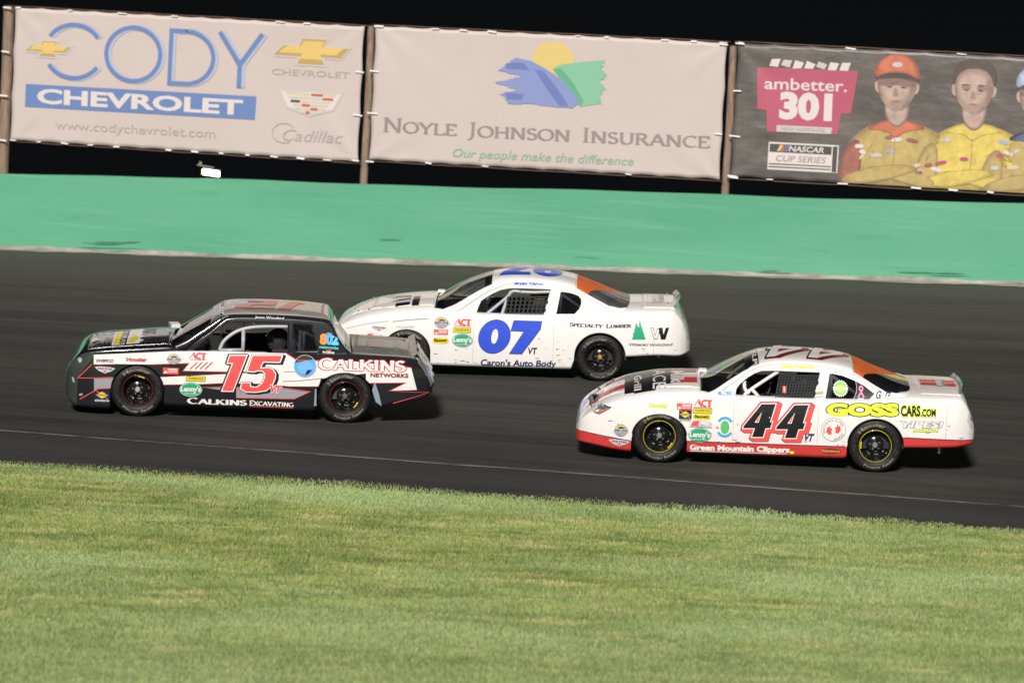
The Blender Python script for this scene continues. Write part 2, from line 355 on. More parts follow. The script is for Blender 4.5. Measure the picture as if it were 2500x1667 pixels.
def asphalt(name, c0, c1, c2):
    m = bpy.data.materials.new(name); m.use_nodes = True; nt = m.node_tree; bs = nt.nodes['Principled BSDF']; L = nt.links
    tc = nt.nodes.new("ShaderNodeTexCoord")
    rot = nt.nodes.new("ShaderNodeVectorRotate"); rot.rotation_type = 'Z_AXIS'; rot.inputs['Angle'].default_value = R(11)
    L.new(tc.outputs['Object'], rot.inputs['Vector'])
    def noise(sc, scale, det=5, ro=.6):
        mp = nt.nodes.new("ShaderNodeMapping"); mp.inputs['Scale'].default_value = sc; no = nt.nodes.new("ShaderNodeTexNoise")
        no.inputs['Scale'].default_value = scale; no.inputs['Detail'].default_value = det; no.inputs['Roughness'].default_value = ro
        L.new(rot.outputs[0], mp.inputs[0]); L.new(mp.outputs[0], no.inputs['Vector']); return no.outputs[0]
    n1 = noise((.055, 1.0, 1.0), 1.1, 6); n2 = noise((.045, 1, 1), 5, 5); n3 = noise((.8, 1, 1), 60, 3); n4 = noise((.25, .8, 1), .55, 5)
    def mixc(f, a, b, lo, hi):
        rm = nt.nodes.new("ShaderNodeMapRange"); rm.inputs[1].default_value = lo; rm.inputs[2].default_value = hi; L.new(f, rm.inputs[0])
        mx = nt.nodes.new("ShaderNodeMix"); mx.data_type = 'RGBA'; L.new(rm.outputs[0], mx.inputs[0])
        for i, c in ((6, a), (7, b)):
            if isinstance(c, tuple): mx.inputs[i].default_value = (*c, 1)
            else: L.new(c, mx.inputs[i])
        return mx.outputs[2]
    a = mixc(n1, c0, c1, .38, .64); b = mixc(n2, c0, c1, .38, .66)
    mx = nt.nodes.new("ShaderNodeMix"); mx.data_type = 'RGBA'; mx.inputs[0].default_value = .4; L.new(a, mx.inputs[6]); L.new(b, mx.inputs[7])
    # paler towards the outer wall
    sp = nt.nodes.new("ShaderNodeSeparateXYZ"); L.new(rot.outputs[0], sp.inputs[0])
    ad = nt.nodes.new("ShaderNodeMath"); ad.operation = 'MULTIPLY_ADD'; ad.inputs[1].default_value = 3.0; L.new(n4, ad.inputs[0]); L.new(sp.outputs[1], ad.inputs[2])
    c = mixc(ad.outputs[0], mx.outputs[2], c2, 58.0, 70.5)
    gr = nt.nodes.new("ShaderNodeMix"); gr.data_type = 'RGBA'; gr.blend_type = 'MULTIPLY'; gr.inputs[0].default_value = .55
    L.new(c, gr.inputs[6]); rm = nt.nodes.new("ShaderNodeMapRange"); rm.inputs[1].default_value = .25; rm.inputs[2].default_value = .75; rm.inputs[3].default_value = .6; rm.inputs[4].default_value = 1.35
    L.new(n3, rm.inputs[0]); L.new(rm.outputs[0], gr.inputs[7]); L.new(gr.outputs[2], bs.inputs['Base Color'])
    bs.inputs['Roughness'].default_value = .82; bs.inputs['Specular IOR Level'].default_value = .3
    bp = nt.nodes.new("ShaderNodeBump"); bp.inputs['Strength'].default_value = .5; bp.inputs['Distance'].default_value = .006; L.new(n3, bp.inputs['Height']); L.new(bp.outputs[0], bs.inputs['Normal'])
    return m
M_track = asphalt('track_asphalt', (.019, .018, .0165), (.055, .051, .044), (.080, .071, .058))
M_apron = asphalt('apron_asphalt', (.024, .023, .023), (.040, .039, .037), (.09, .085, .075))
def track_row(x, t):
    a = lpt(INL, x); b = lpt(WBL, x); return a.lerp(b, t)
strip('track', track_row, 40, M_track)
def apron_row(x, t):
    a = lpt(GRL, x); b = lpt(INL, x); a = a + Vector((0, -.6, -.02)); b = b + Vector((0, .0, -.0)); return a.lerp(b, t)
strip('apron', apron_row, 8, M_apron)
def wob(x): return .012 * math.sin(x * 1.7) + .008 * math.sin(x * 4.3 + 1)
def seam_row(x, t):
    p = lpt(INL, x); q = track_row(x, .006); d = (q - p).normalized(); return p + d * (wob(x) + .02 + (t - .5) * .055) + Vector((0, 0, .004 + .010 * math.sin(math.pi * t)))
strip('track_seam_line', seam_row, 2, mat('pale_seam', (.105, .10, .088), .8, vary=.85, vscale=2.2, stretch=(.5, 6, 6)))

# infield
def grass_z(x): return onl(GRL, fade(x)).z
def infield_row(x, t):
    b = lpt(GRL, x); b = b + Vector((0, -.05, 0)); return Vector((x, b.y + (-60 - b.y) * (t ** 1.6), b.z))
def turf_material(name, blade):
    m = bpy.data.materials.new(name); m.use_nodes = True; nt = m.node_tree; bs = nt.nodes['Principled BSDF']; L = nt.links
    tc = nt.nodes.new("ShaderNodeTexCoord")
    def noise(sc, scale, det=5):
        mp = nt.nodes.new("ShaderNodeMapping"); mp.inputs['Scale'].default_value = sc; no = nt.nodes.new("ShaderNodeTexNoise")
        no.inputs['Scale'].default_value = scale; no.inputs['Detail'].default_value = det; no.inputs['Roughness'].default_value = .62
        L.new(tc.outputs['Object'], mp.inputs[0]); L.new(mp.outputs[0], no.inputs['Vector']); return no.outputs[0]
    def mixf(f, a, b, lo, hi):
        rm = nt.nodes.new("ShaderNodeMapRange"); rm.inputs[1].default_value = lo; rm.inputs[2].default_value = hi; L.new(f, rm.inputs[0])
        mx = nt.nodes.new("ShaderNodeMix"); mx.data_type = 'RGBA'; L.new(rm.outputs[0], mx.inputs[0])
        for i, c in ((6, a), (7, b)):
            if isinstance(c, tuple): mx.inputs[i].default_value = (*c, 1)
            else: L.new(c, mx.inputs[i])
        return mx.outputs[2]
    flat = (1, 1, .0)
    n1 = noise((.33, 1.0, 0), .9, 7); n2 = noise((.45, 1.3, 0), 2.6, 6); n3 = noise((.6, 1.0, 0), 9, 4); n5 = noise((.5, 1.15, 7), 2.4, 5)
    k = 1.15 if not blade else 1.85
    K = lambda *c: tuple(v * k for v in c)
    n4 = noise((.22, .5, 0), .7, 3)
    c = mixf(n1, K(.160, .205, .054), K(.250, .295, .100), .42, .58); c = mixf(n2, c, K(.37, .345, .165), .50, .66); c = mixf(n5, K(.115, .165, .045), c, .36, .50); c = mixf(n3, K(.14, .19, .06), c, .22, .44); c = mixf(n4, c, K(.27, .34, .16), .48, .70)
    sy = nt.nodes.new("ShaderNodeSeparateXYZ"); L.new(tc.outputs['Object'], sy.inputs[0]); c = mixf(sy.outputs[1], K(.245, .31, .15), c, 26.0, 39.0)
    if blade:
        at = nt.nodes.new("ShaderNodeAttribute"); at.attribute_name = 'tone'; c = mixf(at.outputs['Fac'], c, (.46, .43, .26), .80, 1.0)
        mu = nt.nodes.new("ShaderNodeMix"); mu.data_type = 'RGBA'; mu.blend_type = 'MULTIPLY'; mu.inputs[0].default_value = 1
        rm = nt.nodes.new("ShaderNodeMapRange"); rm.inputs[3].default_value = .8; rm.inputs[4].default_value = 1.2; L.new(at.outputs['Fac'], rm.inputs[0])
        L.new(c, mu.inputs[6]); L.new(rm.outputs[0], mu.inputs[7]); c = mu.outputs[2]
    L.new(c, bs.inputs['Base Color']); bs.inputs['Roughness'].default_value = .75; bs.inputs['Specular IOR Level'].default_value = .25
    if blade:
        tl = nt.nodes.new("ShaderNodeBsdfTranslucent"); L.new(c, tl.inputs[0]); ms = nt.nodes.new("ShaderNodeMixShader"); ms.inputs[0].default_value = .42
        L.new(bs.outputs[0], ms.inputs[1]); L.new(tl.outputs[0], ms.inputs[2]); L.new(ms.outputs[0], nt.nodes['Material Output'].inputs[0])
    return m
strip('ground', infield_row, 30, turf_material('turf_soil', False))
# blades
def grass():
    n = 720000
    y0, y1 = 29.3, 46.75
    x = rng.uniform(-10.2, 10.2, n); u = rng.uniform(0, 1, n); y = y0 + (y1 - y0) * u
    w = .155 * y; keep = (np.abs(x) < w + 2.7)
    edge = GRL[0].y + (x - GRL[0].x) * (GRL[1].y - GRL[0].y) / (GRL[1].x - GRL[0].x)
    ragged = .08 * np.sin(x * 3.1) + .05 * np.sin(x * 9.7 + 2) + .03 * np.sin(x * 23) + rng.normal(0, .05, n)
    keep &= y < edge + ragged
    x = x[keep]; y = y[keep]; edge = edge[keep]; n = len(x)
    z = GRL[0].z + (x - GRL[0].x) * (GRL[1].z - GRL[0].z) / (GRL[1].x - GRL[0].x)
    clump = .5 + .5 * np.sin(x * 1.3 + np.sin(y * 2.1) * 1.7) * np.sin(y * 1.9 + np.sin(x * .8))
    h = rng.uniform(.016, .034, n) * (.8 + .5 * clump); near = np.exp(-((edge - y) / .35) ** 2); h *= 1 + .35 * near
    wd = rng.uniform(.007, .013, n); a = rng.uniform(0, 2 * np.pi, n); la = rng.uniform(0, 2 * np.pi, n); ln = rng.uniform(.0, .75, n) * h
    dx = np.cos(a) * wd / 2; dy = np.sin(a) * wd / 2
    V = np.zeros((n, 4, 3))
    V[:, 0] = np.stack([x - dx, y - dy, z - .01], 1); V[:, 1] = np.stack([x + dx, y + dy, z - .01], 1)
    mx_ = x + np.cos(la) * ln; my = y + np.sin(la) * ln
    V[:, 2] = np.stack([mx_ + dx * .55, my + dy * .55, z + h], 1); V[:, 3] = np.stack([mx_ - dx * .55, my - dy * .55, z + h * .93], 1)
    me = bpy.data.meshes.new('grass'); me.vertices.add(4 * n); me.vertices.foreach_set('co', V.reshape(-1))
    me.loops.add(4 * n); me.loops.foreach_set('vertex_index', np.arange(4 * n, dtype=np.int32))
    me.polygons.add(n); me.polygons.foreach_set('loop_start', np.arange(0, 4 * n, 4, dtype=np.int32)); me.polygons.foreach_set('loop_total', np.full(n, 4, dtype=np.int32))
    at = me.attributes.new('tone', 'FLOAT', 'POINT'); at.data.foreach_set('value', np.repeat(rng.uniform(0, 1, n), 4).astype(np.float32))
    me.update(); me.validate()
    me.materials.append(turf_material('grass_blades', True))
    o = link('grass', me); tag(o, 'short mown green and straw coloured infield grass along the apron', 'grass', kind='stuff')
grass()
# land behind the track, coloured near black to stand for night darkness
mesh_obj('terrain', [(-3000, 76, -14), (3000, 76, -14), (3000, 5000, -14), (-3000, 5000, -14)], [(0, 1, 2, 3)], mat('land_painted_dark', (.004, .005, .006), 1.0, spec=0))['kind'] = 'structure'

# ---- outer wall
def wall():
    e = bpy.data.objects.new('track_wall', None); COL.objects.link(e); tag(e, 'long painted green concrete wall along the outside of the track', 'wall')
    m = bpy.data.materials.new('green_wall_paint'); m.use_nodes = True; nt = m.node_tree; bs = nt.nodes['Principled BSDF']; L = nt.links
    tc = nt.nodes.new("ShaderNodeTexCoord")
    def noise(sc, scale, det=5):
        mp = nt.nodes.new("ShaderNodeMapping"); mp.inputs['Scale'].default_value = sc; no = nt.nodes.new("ShaderNodeTexNoise")
        no.inputs['Scale'].default_value = scale; no.inputs['Detail'].default_value = det; no.inputs['Roughness'].default_value = .6
        L.new(tc.outputs['Object'], mp.inputs[0]); L.new(mp.outputs[0], no.inputs['Vector']); return no.outputs[0]
    def mixf(f, a, b, lo, hi):
        rm = nt.nodes.new("ShaderNodeMapRange"); rm.inputs[1].default_value = lo; rm.inputs[2].default_value = hi; L.new(f, rm.inputs[0])
        mx = nt.nodes.new("ShaderNodeMix"); mx.data_type = 'RGBA'; L.new(rm.outputs[0], mx.inputs[0])
        for i, c in ((6, a), (7, b)):
            if isinstance(c, tuple): mx.inputs[i].default_value = (*c, 1)
            else: L.new(c, mx.inputs[i])
        return mx.outputs[2]
    c = mixf(noise((.25, .25, 1), 1.0, 6), (.075, .305, .175), (.098, .345, .203), .35, .65)
    c = mixf(noise((.5, .5, 4), 1.6, 5), c, (.062, .270, .160), .60, .85)
    c = mixf(noise((.12, .12, 5), 3.0, 4), c, (.125, .375, .235), .55, .80)
    L.new(c, bs.inputs['Base Color']); bs.inputs['Roughness'].default_value = .6
    V = []; Fc = []; xs = [x for x in XS if abs(x) <= 60]
    for x in xs:
        b = lpt(WBL, x); h = 1.332 + .010 * math.sin(x * .9) + .006 * math.sin(x * 2.3)
        V += [b + Vector((0, 0, -.3)), b + Vector((0, 0, h)), b + Vector((.03, .03, h + .0)), b + Vector((.06, .28, h)), b + Vector((.06, .28, -.8))]
    for i in range(len(xs) - 1):
        for j in range(4): Fc.append((i * 5 + j, (i + 1) * 5 + j, (i + 1) * 5 + j + 1, i * 5 + j + 1))
    mesh_obj('wall_body', V, Fc, m, e)
    # pale dusty foot
    V = []; Fc = []
    rr = [abs(math.sin(i * 1.31)) * .02 + abs(math.sin(i * .37)) * .03 for i in range(400)]
    xx = np.arange(-20, 20.01, .25)
    for i, x in enumerate(xx):
        b = lpt(WBL, float(x)); d = (lpt(INL, float(x)) - b); d.normalize(); k = .035 + rr[i]
        V += [b + Vector((0, -.006, .03 + rr[i])), b + Vector((0, -.010, .006)), b + d * (.10 + 4 * rr[i]) + Vector((0, 0, .008))]
    for i in range(len(xx) - 1):
        for j in range(2): Fc.append((i * 3 + j, i * 3 + j + 1, (i + 1) * 3 + j + 1, (i + 1) * 3 + j))
    mesh_obj('dusty_footing', V, Fc, mat('pale_dust', (.30, .275, .24), .9, vary=.5, vscale=2, stretch=(.5, 3, 3)), e)
    # tyre rub marks
    A = Art()
    for (x0, z0, w, h) in ((-7.0, .10, 1.3, .07), (-6.9, .17, .8, .05), (6.9, .12, 1.0, .05), (4.4, .07, .7, .03), (-2.2, .40, .5, .02), (1.2, .22, .4, .015)):
        for k in range(5):
            a = x0 + rng.uniform(-w / 3, w / 3); b = z0 + rng.uniform(-h, h); l = rng.uniform(.3, 1) * w * .5
            A.put(poly([(a - l, b), (a - l * .3, b - h * .18), (a + l, b + .005), (a + l * .2, b + h * .22)]), 'rub')
    def S(u, v, off):
        b = lpt(WBL, u); return b + Vector((-.2 * off, -off, v))
    A.lay_on('scuff_marks', S, {'rub': mat('rubber_scuff', (.055, .20, .125), .7)}, e, base=.006, step=.0008)
wall()

# ================================================================== banners on posts
BO = Vector((-9.308, 69.0, 0)); BE = Vector((.9742, -.2259, 0)).normalized(); BN = Vector((BE.y, -BE.x, 0)) * 1.0   # BN points to the track
if BN.y > 0: BN = -BN
def post(u, r, lab):
    e = link('banner_post', None); e.location = BO + BE * u - BN * .14
    tag(e, lab, 'post', 'brown posts holding up the banners')
    b = MB(); zt = 5.10; pts = []
    for k in range(9): z = .2 + (zt - .2) * k / 8; pts.append((.006 * math.sin(k * 1.3), 0, z))
    b.tube(pts, r, 14, radii=[r * (1.08 - .10 * k / 8) for k in range(9)])
    b.obj('pole', mat('weathered_post', (.235, .160, .115), .75, vary=.45, vscale=3, stretch=(8, 8, 1)), e, smooth=True, sharp=40)
    c = MB(); c.lathe([(0, r * .3), (.01, r * 1.02), (.02, r * 1.02), (.021, 0)], 14); o = c.obj('post_cap', mat('dark_cap', (.08, .06, .05), .6), e); o.rotation_euler = (R(90), 0, 0); o.location = (0, 0, zt - .002)
    return e
post(.04, .105, 'brown post at the left picture edge beside the dealership banner')
post(6.725, .068, 'brown post between the dealership banner and the insurance banner')
post(13.125, .068, 'brown post between the insurance banner and the dark race banner')
def banner_fn(u0, u1, z0, z1, amp, seed):
    def w(u, v):
        a = (u - u0) / (u1 - u0); b = (v - z0) / (z1 - z0)
        r = .5 * math.sin(u * 2.1 + seed) * math.sin(v * 1.7 + seed * 2) + .35 * math.sin(u * .9 + v * 2.9 + seed)
        corner = 0
        for ca, cb in ((0, 0), (0, 1), (1, 0), (1, 1)):
            d2 = ((a - ca) * (u1 - u0)) ** 2 + ((b - cb) * (z1 - z0)) ** 2
            corner += math.exp(-d2 / .8) * math.sin(9 * math.atan2(abs(b - cb) * (z1 - z0) + .02, abs(a - ca) * (u1 - u0) + .02) + seed)
        return amp * (r + 1.0 * corner)
    def S(u, v, off=0):
        return BO + BE * u + BN * (w(u, v) + off) + Vector((0, 0, v))
    return S
def scallop(t, k, d): return -d * (abs(math.sin(t * k * math.pi)) ** .7)
def banner(name, lab, u0, u1, z0, z1, m, amp, seed, ntie, slope=0.0):
    e = link(name, None); e.location = (0, 0, 0); tag(e, lab, 'banner', 'sponsor banners above the wall')
    S = banner_fn(u0, u1, z0, z1, amp, seed); nu = 90; nv = 34; V = []; Fc = []
    def edge(u, v):
        a = (u - u0) / (u1 - u0); b = (v - z0) / (z1 - z0); dz = 0
        top = scallop(a, ntie, .018); bot = -scallop(a, ntie, .022)
        dz = top * b ** 4 + bot * (1 - b) ** 4 + slope * a
        du = (.02 * abs(math.sin(b * 3 * math.pi))) * (1 - 2 * a) if (a < .02 or a > .98) else 0
        return u + du, v + dz
    for i in range(nu + 1):
        for j in range(nv + 1):
            u = u0 + (u1 - u0) * i / nu; v = z0 + (z1 - z0) * j / nv; uu, vv = edge(u, v); V.append(S(uu, vv, 0))
    for i in range(nu):
        for j in range(nv):
            a = i * (nv + 1) + j; Fc.append((a, a + nv + 1, a + nv + 2, a + 1))
    o = mesh_obj('banner_cloth', V, Fc, m, e, smooth=True); md = o.modifiers.new('solid', 'SOLIDIFY'); md.thickness = .004; md.offset = 1
    # cable behind top and bottom edges, bright ties
    for zz in (z0 - .018, z1 + .012):
        b = MB(); b.tube([BO + BE * (u0 - .05 + (u1 - u0 + .1) * k / 12) - BN * .02 + Vector((0, 0, zz + slope * k / 12 + .004 * math.sin(k * 2))) for k in range(13)], .011, 6)
        b.obj('support_cable', mat('rusty_cable', (.12, .065, .045), .6, metal=.3), e, smooth=True)
    tie = mat('white_tie', (.85, .84, .86), .25, coat=.5)
    for k in range(ntie + 1):
        for zz, f in ((z1 - .01, 1), (z0 + .01, 0)):
            if random.random() < .30: continue
            u = u0 + .07 + (u1 - u0 - .14) * k / ntie; b = MB(); l = random.uniform(.07, .18); th = random.uniform(.016, .030)
            b.box((0, 0, 0), (l, .012, th)); t = b.obj('edge_tie', tie, e); t.location = BO + BE * u + BN * .03 + Vector((0, 0, zz + slope * k / ntie)); t.rotation_euler = (0, R(random.uniform(-2, 6)), math.atan2(BE.y, BE.x))
    return e, S
def side_ties(e, u, zs, w=.2):
    for z in zs:
        b = MB(); b.box((0, 0, 0), (w * random.uniform(.7, 1.1), .012, .022)); t = b.obj('edge_tie', MATS['white_tie'], e)
        t.location = BO + BE * u + BN * .035 + Vector((0, 0, z)); t.rotation_euler = (0, R(random.uniform(0, 5)), math.atan2(BE.y, BE.x))
M_vinylW = mat('white_banner_vinyl', (.495, .418, .382), .55, vary=.03, vscale=.9, bump=(1.0, .15, .03))
M_vinylK = mat('dark_banner_vinyl', (.115, .10, .092), .38, vary=.25, vscale=1.2, bump=(1.6, .9, .05, (.6, .6, 1.6)))
class Prints:
    def __init__(s, e, S, base, g=.25): s.a = (e, S, base, g); s.n = 0
    def cut(s, A, name, **k):
        st = k.pop('step', .0008); f = s.a[1]; lo = k.pop('lo', -9); A.lay_on(name, lambda u, v, o: f(u, max(v, lo + .005 * (u - 13)), o), BP, s.a[0], grid=s.a[3], base=s.a[2], step=st, **k); A.items = []; A.lay = 0; return A
BP = {k: mat('print_' + k, v, .55) for k, v in dict(cblue=(.115, .185, .39), pblue=(.36, .385, .48), grey=(.34, .29, .275), lgrey=(.36, .31, .295), gold=(.62, .43, .13), dgold=(.42, .28, .10), white=(.60, .53, .50), sun=(.60, .45, .15), hblue=(.12, .16, .38), hblue2=(.20, .24, .46),
      hgreen=(.10, .34, .19), hgreen2=(.19, .42, .27), tgrey=(.25, .20, .185), tgreen=(.22, .36, .26), mag=(.40, .075, .13), red=(.42, .09, .08), silver=(.48, .44, .43), cream=(.55, .45, .30), dark=(.06, .055, .05), skin=(.48, .30, .235), skin2=(.36, .215, .17), hair=(.09, .065, .055),
      yel=(.58, .42, .06), yel2=(.42, .29, .07), orr=(.50, .12, .05), orr2=(.36, .08, .05), dn=(.05, .06, .14), lblue=(.28, .32, .46), teal=(.12, .36, .32)).items()}
# --- dealership banner
e, S = banner('sponsor_banner', 'white banner with blue CODY lettering and gold crosses, leftmost above the wall', .20, 6.64, 2.73, 5.10, M_vinylW, .007, .3, 13)
side_ties(e, .06, (4.3, 3.52, 2.73, 5.08)); side_ties(e, 6.60, (4.30, 3.55, 2.76), .16)
def ring(c, rx, rz, w, a0=0, a1=360, n=40): return stroke(arc(c[0], c[1], rx, rz, a0, a1, n), w)
A = Art()
for m_, dx in (('pblue', .05), ('cblue', 0)):
    w = .075 if dx == 0 else .10
    A.put(ring((1.33 + dx, 4.37), .53, .47, w, 33, 148), m_); A.put(ring((1.33 + dx, 4.37), .53, .47, w, 212, 327), m_, False)
    A.put(ring((2.44 + dx, 4.38), .50, .47, w, 0, 360, 60), m_)
    A.put(stroke([(3.44 + dx - .0, 4.835)] + arc(3.42 + dx, 4.375, .50, .46, 90, -90, 24) + [(3.13 + dx, 3.915), (3.13 + dx, 4.835), (3.46 + dx, 4.835)], w), m_)
    A.put(stroke([(4.02 + dx, 4.86), (4.41 + dx, 4.30), (4.80 + dx, 4.86)], w * 1.1), m_); A.put(stroke([(4.41 + dx, 4.33), (4.41 + dx, 3.90)], w * 1.1), m_, True)
P_ = Prints(e, S, .012, .12); P_.cut(A, 'blue_name_lettering')
def cross(c, w, h):
    x, y = c; s = .12 * w
    return [(x - w / 2, y - h * .14), (x - w / 2 + s, y + h * .2), (x - w * .17, y + h * .2), (x - w * .13, y + h / 2), (x + w * .19, y + h / 2), (x + w * .15, y + h * .2), (x + w / 2, y + h * .2), (x + w / 2 - s, y - h * .2), (x + w * .13, y - h * .2), (x + w * .17, y - h / 2), (x - w * .19, y - h / 2), (x - w * .15, y - h * .2), (x - w / 2 + .01, y - h * .2)]
for c, w, h in (((.86, 4.39), .84, .27), ((5.71, 4.60), 1.36, .44)):
    if w > 1: P_.cut(A, 'gold_cross')
    A.put(poly(grow(cross(c, w, h), .03)), 'silver'); A.put(poly(cross(c, w, h)), 'dgold'); A.put(poly(cross((c[0], c[1] + h * .06), w * .86, h * .72)), 'gold')
P_.cut(A, 'gold_cross')
A.put(poly([(.46, 3.345), (4.73, 3.36), (4.74, 3.77), (.46, 3.75)]), 'cblue'); A.put(txt('CHEVROLET', (.68, 3.43), (4.50, 3.44), .24, .035), 'white')
P_.cut(A, 'blue_bar_lettering')
A.put(txt('www.codychevrolet.com', (1.04, 2.985), (4.02, 3.0), .15, .004), 'lgrey')
P_.cut(A, 'web_address')
A.put(txt('CHEVROLET', (5.0, 4.17), (6.41, 4.18), .10, .008), 'lgrey')
P_.cut(A, 'small_name_lettering')
cr = [(5.12, 3.94), (5.30, 3.90), (5.74, 3.93), (6.14, 3.90), (6.33, 3.94), (6.16, 3.60), (5.74, 3.47), (5.30, 3.60)]
A.put(poly(cr), 'silver'); A.put(poly(grow(cr, -.035)), 'white')
for r_, row in enumerate((('cream', 'cream', 'red', 'cream'), ('silver', 'silver', 'silver', 'red'), ('dark', 'cream', 'cream', 'cream'), ('cream', 'red', 'silver', 'silver'), ('silver', 'cream', 'red', 'cream'), ('cream', 'red', 'cream', 'silver'))):
    zz = 3.875 - r_ * .062; w = .46 - r_ * .045 - (.06 if r_ == 5 else 0)
    for c_, cc in enumerate(row):
        a = 5.735 - w + c_ * w / 2; A.put(poly([(a, zz), (a + w / 2 - .012, zz), (a + w / 2 - .012, zz - .045), (a, zz - .045)]), cc, c_ == 0)
P_.cut(A, 'crest')
A.put(txt('Cadillac', (5.22, 3.03), (6.38, 3.04), .20, .0, .35), 'lgrey'); A.put(ring((5.28, 3.16), .22, .17, .018, 40, 300), 'lgrey')
P_.cut(A, 'script_lettering')
# --- insurance banner
e, S = banner('sponsor_banner', 'white insurance banner with a sun and hills picture, middle one above the wall', 6.83, 13.04, 2.78, 5.12, M_vinylW, .008, 1.9, 12, .04)
side_ties(e, 6.86, (4.33, 3.60, 2.76), .18); side_ties(e, 12.98, (3.60, 5.12), .16)
P_ = Prints(e, S, .012, .12)
A = Art(); A.put(poly(ell((10.02, 4.66), .38, .35, 32)), 'sun')
def ragged(P, amp, seed, sides):
    rr = random.Random(seed); out = []
    for i in range(len(P)):
        a = P[i]; b = P[(i + 1) % len(P)]; out.append(a)
        if i in sides:
            n = 9
            for k in range(1, n): t = k / n; out.append((a[0] + (b[0] - a[0]) * t + rr.uniform(-amp, amp), a[1] + (b[1] - a[1]) * t + rr.uniform(-amp, amp) * .25))
    return out
gr_ = ragged([(10.02, 4.54), (10.14, 4.62), (10.34, 4.66), (10.60, 4.70), (10.95, 4.745), (10.86, 4.60), (10.98, 4.48), (10.84, 4.37), (10.97, 4.24), (10.86, 4.14), (10.92, 4.00), (10.56, 3.93)], .035, 3, (4, 5, 6, 7, 8, 9, 10))
A.put(poly(gr_), 'hgreen2'); A.put(poly([(10.02, 4.54), (10.18, 4.56), (10.42, 4.30), (10.60, 4.02), (10.54, 3.93), (10.3, 4.2)]), 'hgreen')
bl_ = ragged([(9.36, 4.70), (9.65, 4.655), (9.86, 4.56), (10.06, 4.45), (10.24, 4.32), (10.44, 4.12), (10.52, 3.98), (10.40, 3.885), (10.0, 3.90), (9.70, 3.92), (9.30, 3.90), (9.12, 4.06), (9.42, 4.14), (9.02, 4.26), (9.5, 4.38), (9.06, 4.46)], .035, 5, (7, 8, 9, 10, 11, 12, 13, 14, 15))
A.put(poly(bl_), 'hblue2'); A.put(poly([(9.70, 4.52), (9.86, 4.5), (10.12, 4.22), (10.34, 3.92), (10.18, 3.91), (9.98, 4.14)]), 'hblue'); A.put(poly([(9.2, 4.6), (9.5, 4.62), (9.62, 4.5), (9.2, 4.5)]), 'hblue'); A.put(poly([(9.2, 4.1), (9.55, 4.08), (9.5, 3.98), (9.25, 3.98)]), 'hblue')
P_.cut(A, 'sun_and_hills_picture')
A.put(serif('Noyle', (7.05, 3.29), (8.38, 3.295), .25, .78, .15, .06), 'tgrey'); P_.cut(A, 'name_word'); A.put(serif('Johnson', (8.57, 3.295), (10.40, 3.315), .25, .78, .15, .06), 'tgrey'); P_.cut(A, 'name_word'); A.put(serif('Insurance', (10.59, 3.32), (12.83, 3.35), .25, .78, .15, .06), 'tgrey')
P_.cut(A, 'name_word')
A.put(txt('Our people make the difference', (8.31, 2.93), (11.56, 2.975), .145, .008, .3), 'tgreen')
P_.cut(A, 'slogan')
# --- dark race banner
e, S = banner('race_banner', 'dark grey race banner picturing men in yellow suits, rightmost above the wall', 13.21, 19.6, 2.87, 5.17, M_vinylK, .012, 4.1, 10, .03)
side_ties(e, 13.26, (4.35, 3.58, 2.9, 5.15), .18)
P_ = Prints(e, S, .012, .09)
A = Art()
for k in range(7):
    a = 13.78 + k * .2; A.put(poly([(a, 4.80 + .03 * math.sin(k * 2)), (a + .15, 4.79), (a + .19, 4.90 + .03 * math.cos(k)), (a + .04, 4.92)]), 'white' if k % 3 != 1 else 'silver', k == 0)
sh = [(13.60, 4.745), (15.28, 4.775), (15.20, 4.09), (15.03, 4.08), (14.99, 3.73), (13.83, 3.71), (13.80, 4.06), (13.64, 4.08)]
A.put(poly(grow(sh, .02)), 'red'); A.put(poly(sh), 'mag')
A.put(txt('ambetter.', (13.72, 4.41), (15.13, 4.44), .19, .012), 'white'); A.put(txt('301', (14.0, 3.945), (14.90, 3.96), .40, .055), 'white')
A.put(poly([(13.97, 3.70), (14.90, 3.71), (14.92, 3.82), (13.97, 3.81)]), 'silver'); A.put(txt('NEW HAMPSHIRE', (14.05, 3.725), (14.8, 3.735), .06, .0), 'tgrey')
P_.cut(A, 'race_shield')
A.put(poly([(13.85, 3.05), (15.05, 3.06), (15.05, 3.53), (13.85, 3.52)]), 'white'); A.put(poly([(13.87, 3.35), (14.93, 3.36), (14.93, 3.50), (13.87, 3.49)]), 'dark'); A.put(poly([(14.95, 3.07), (15.03, 3.07), (15.03, 3.51), (14.95, 3.50)]), 'dark', False)
for z in (3.14, 3.09): A.put(poly([(13.87, z), (14.93, z + .01), (14.93, z + .03), (13.87, z + .02)]), 'dark', False)
for i, cc in enumerate(('sun', 'orr', 'cblue')): A.put(poly([(14.0 + i * .06, 3.37), (14.05 + i * .06, 3.37), (14.10 + i * .06, 3.48), (14.05 + i * .06, 3.48)]), cc, False)
A.put(txt('NASCAR', (14.20, 3.38), (14.82, 3.385), .09, .02, .2), 'white'); A.put(txt('CUP SERIES', (13.98, 3.20), (14.85, 3.21), .10, .006, .2), 'tgrey')
P_.cut(A, 'series_logo')
def chaikin(P, n=2):
    for _ in range(n):
        Q_ = []
        for i in range(len(P)):
            a = P[i]; b = P[(i + 1) % len(P)]; Q_ += [(a[0] * .75 + b[0] * .25, a[1] * .75 + b[1] * .25), (a[0] * .25 + b[0] * .75, a[1] * .25 + b[1] * .75)]
        P = Q_
    return P
def tone(c0, c1, t):
    nm = 'tone_%d_%d_%d' % tuple(int(1000 * (a + (b - a) * t)) for a, b in zip(c0, c1))
    if nm not in BP: BP[nm] = mat('print_' + nm, tuple(a + (b - a) * t for a, b in zip(c0, c1)), .55, vary=.20, vscale=5.5)
    return nm
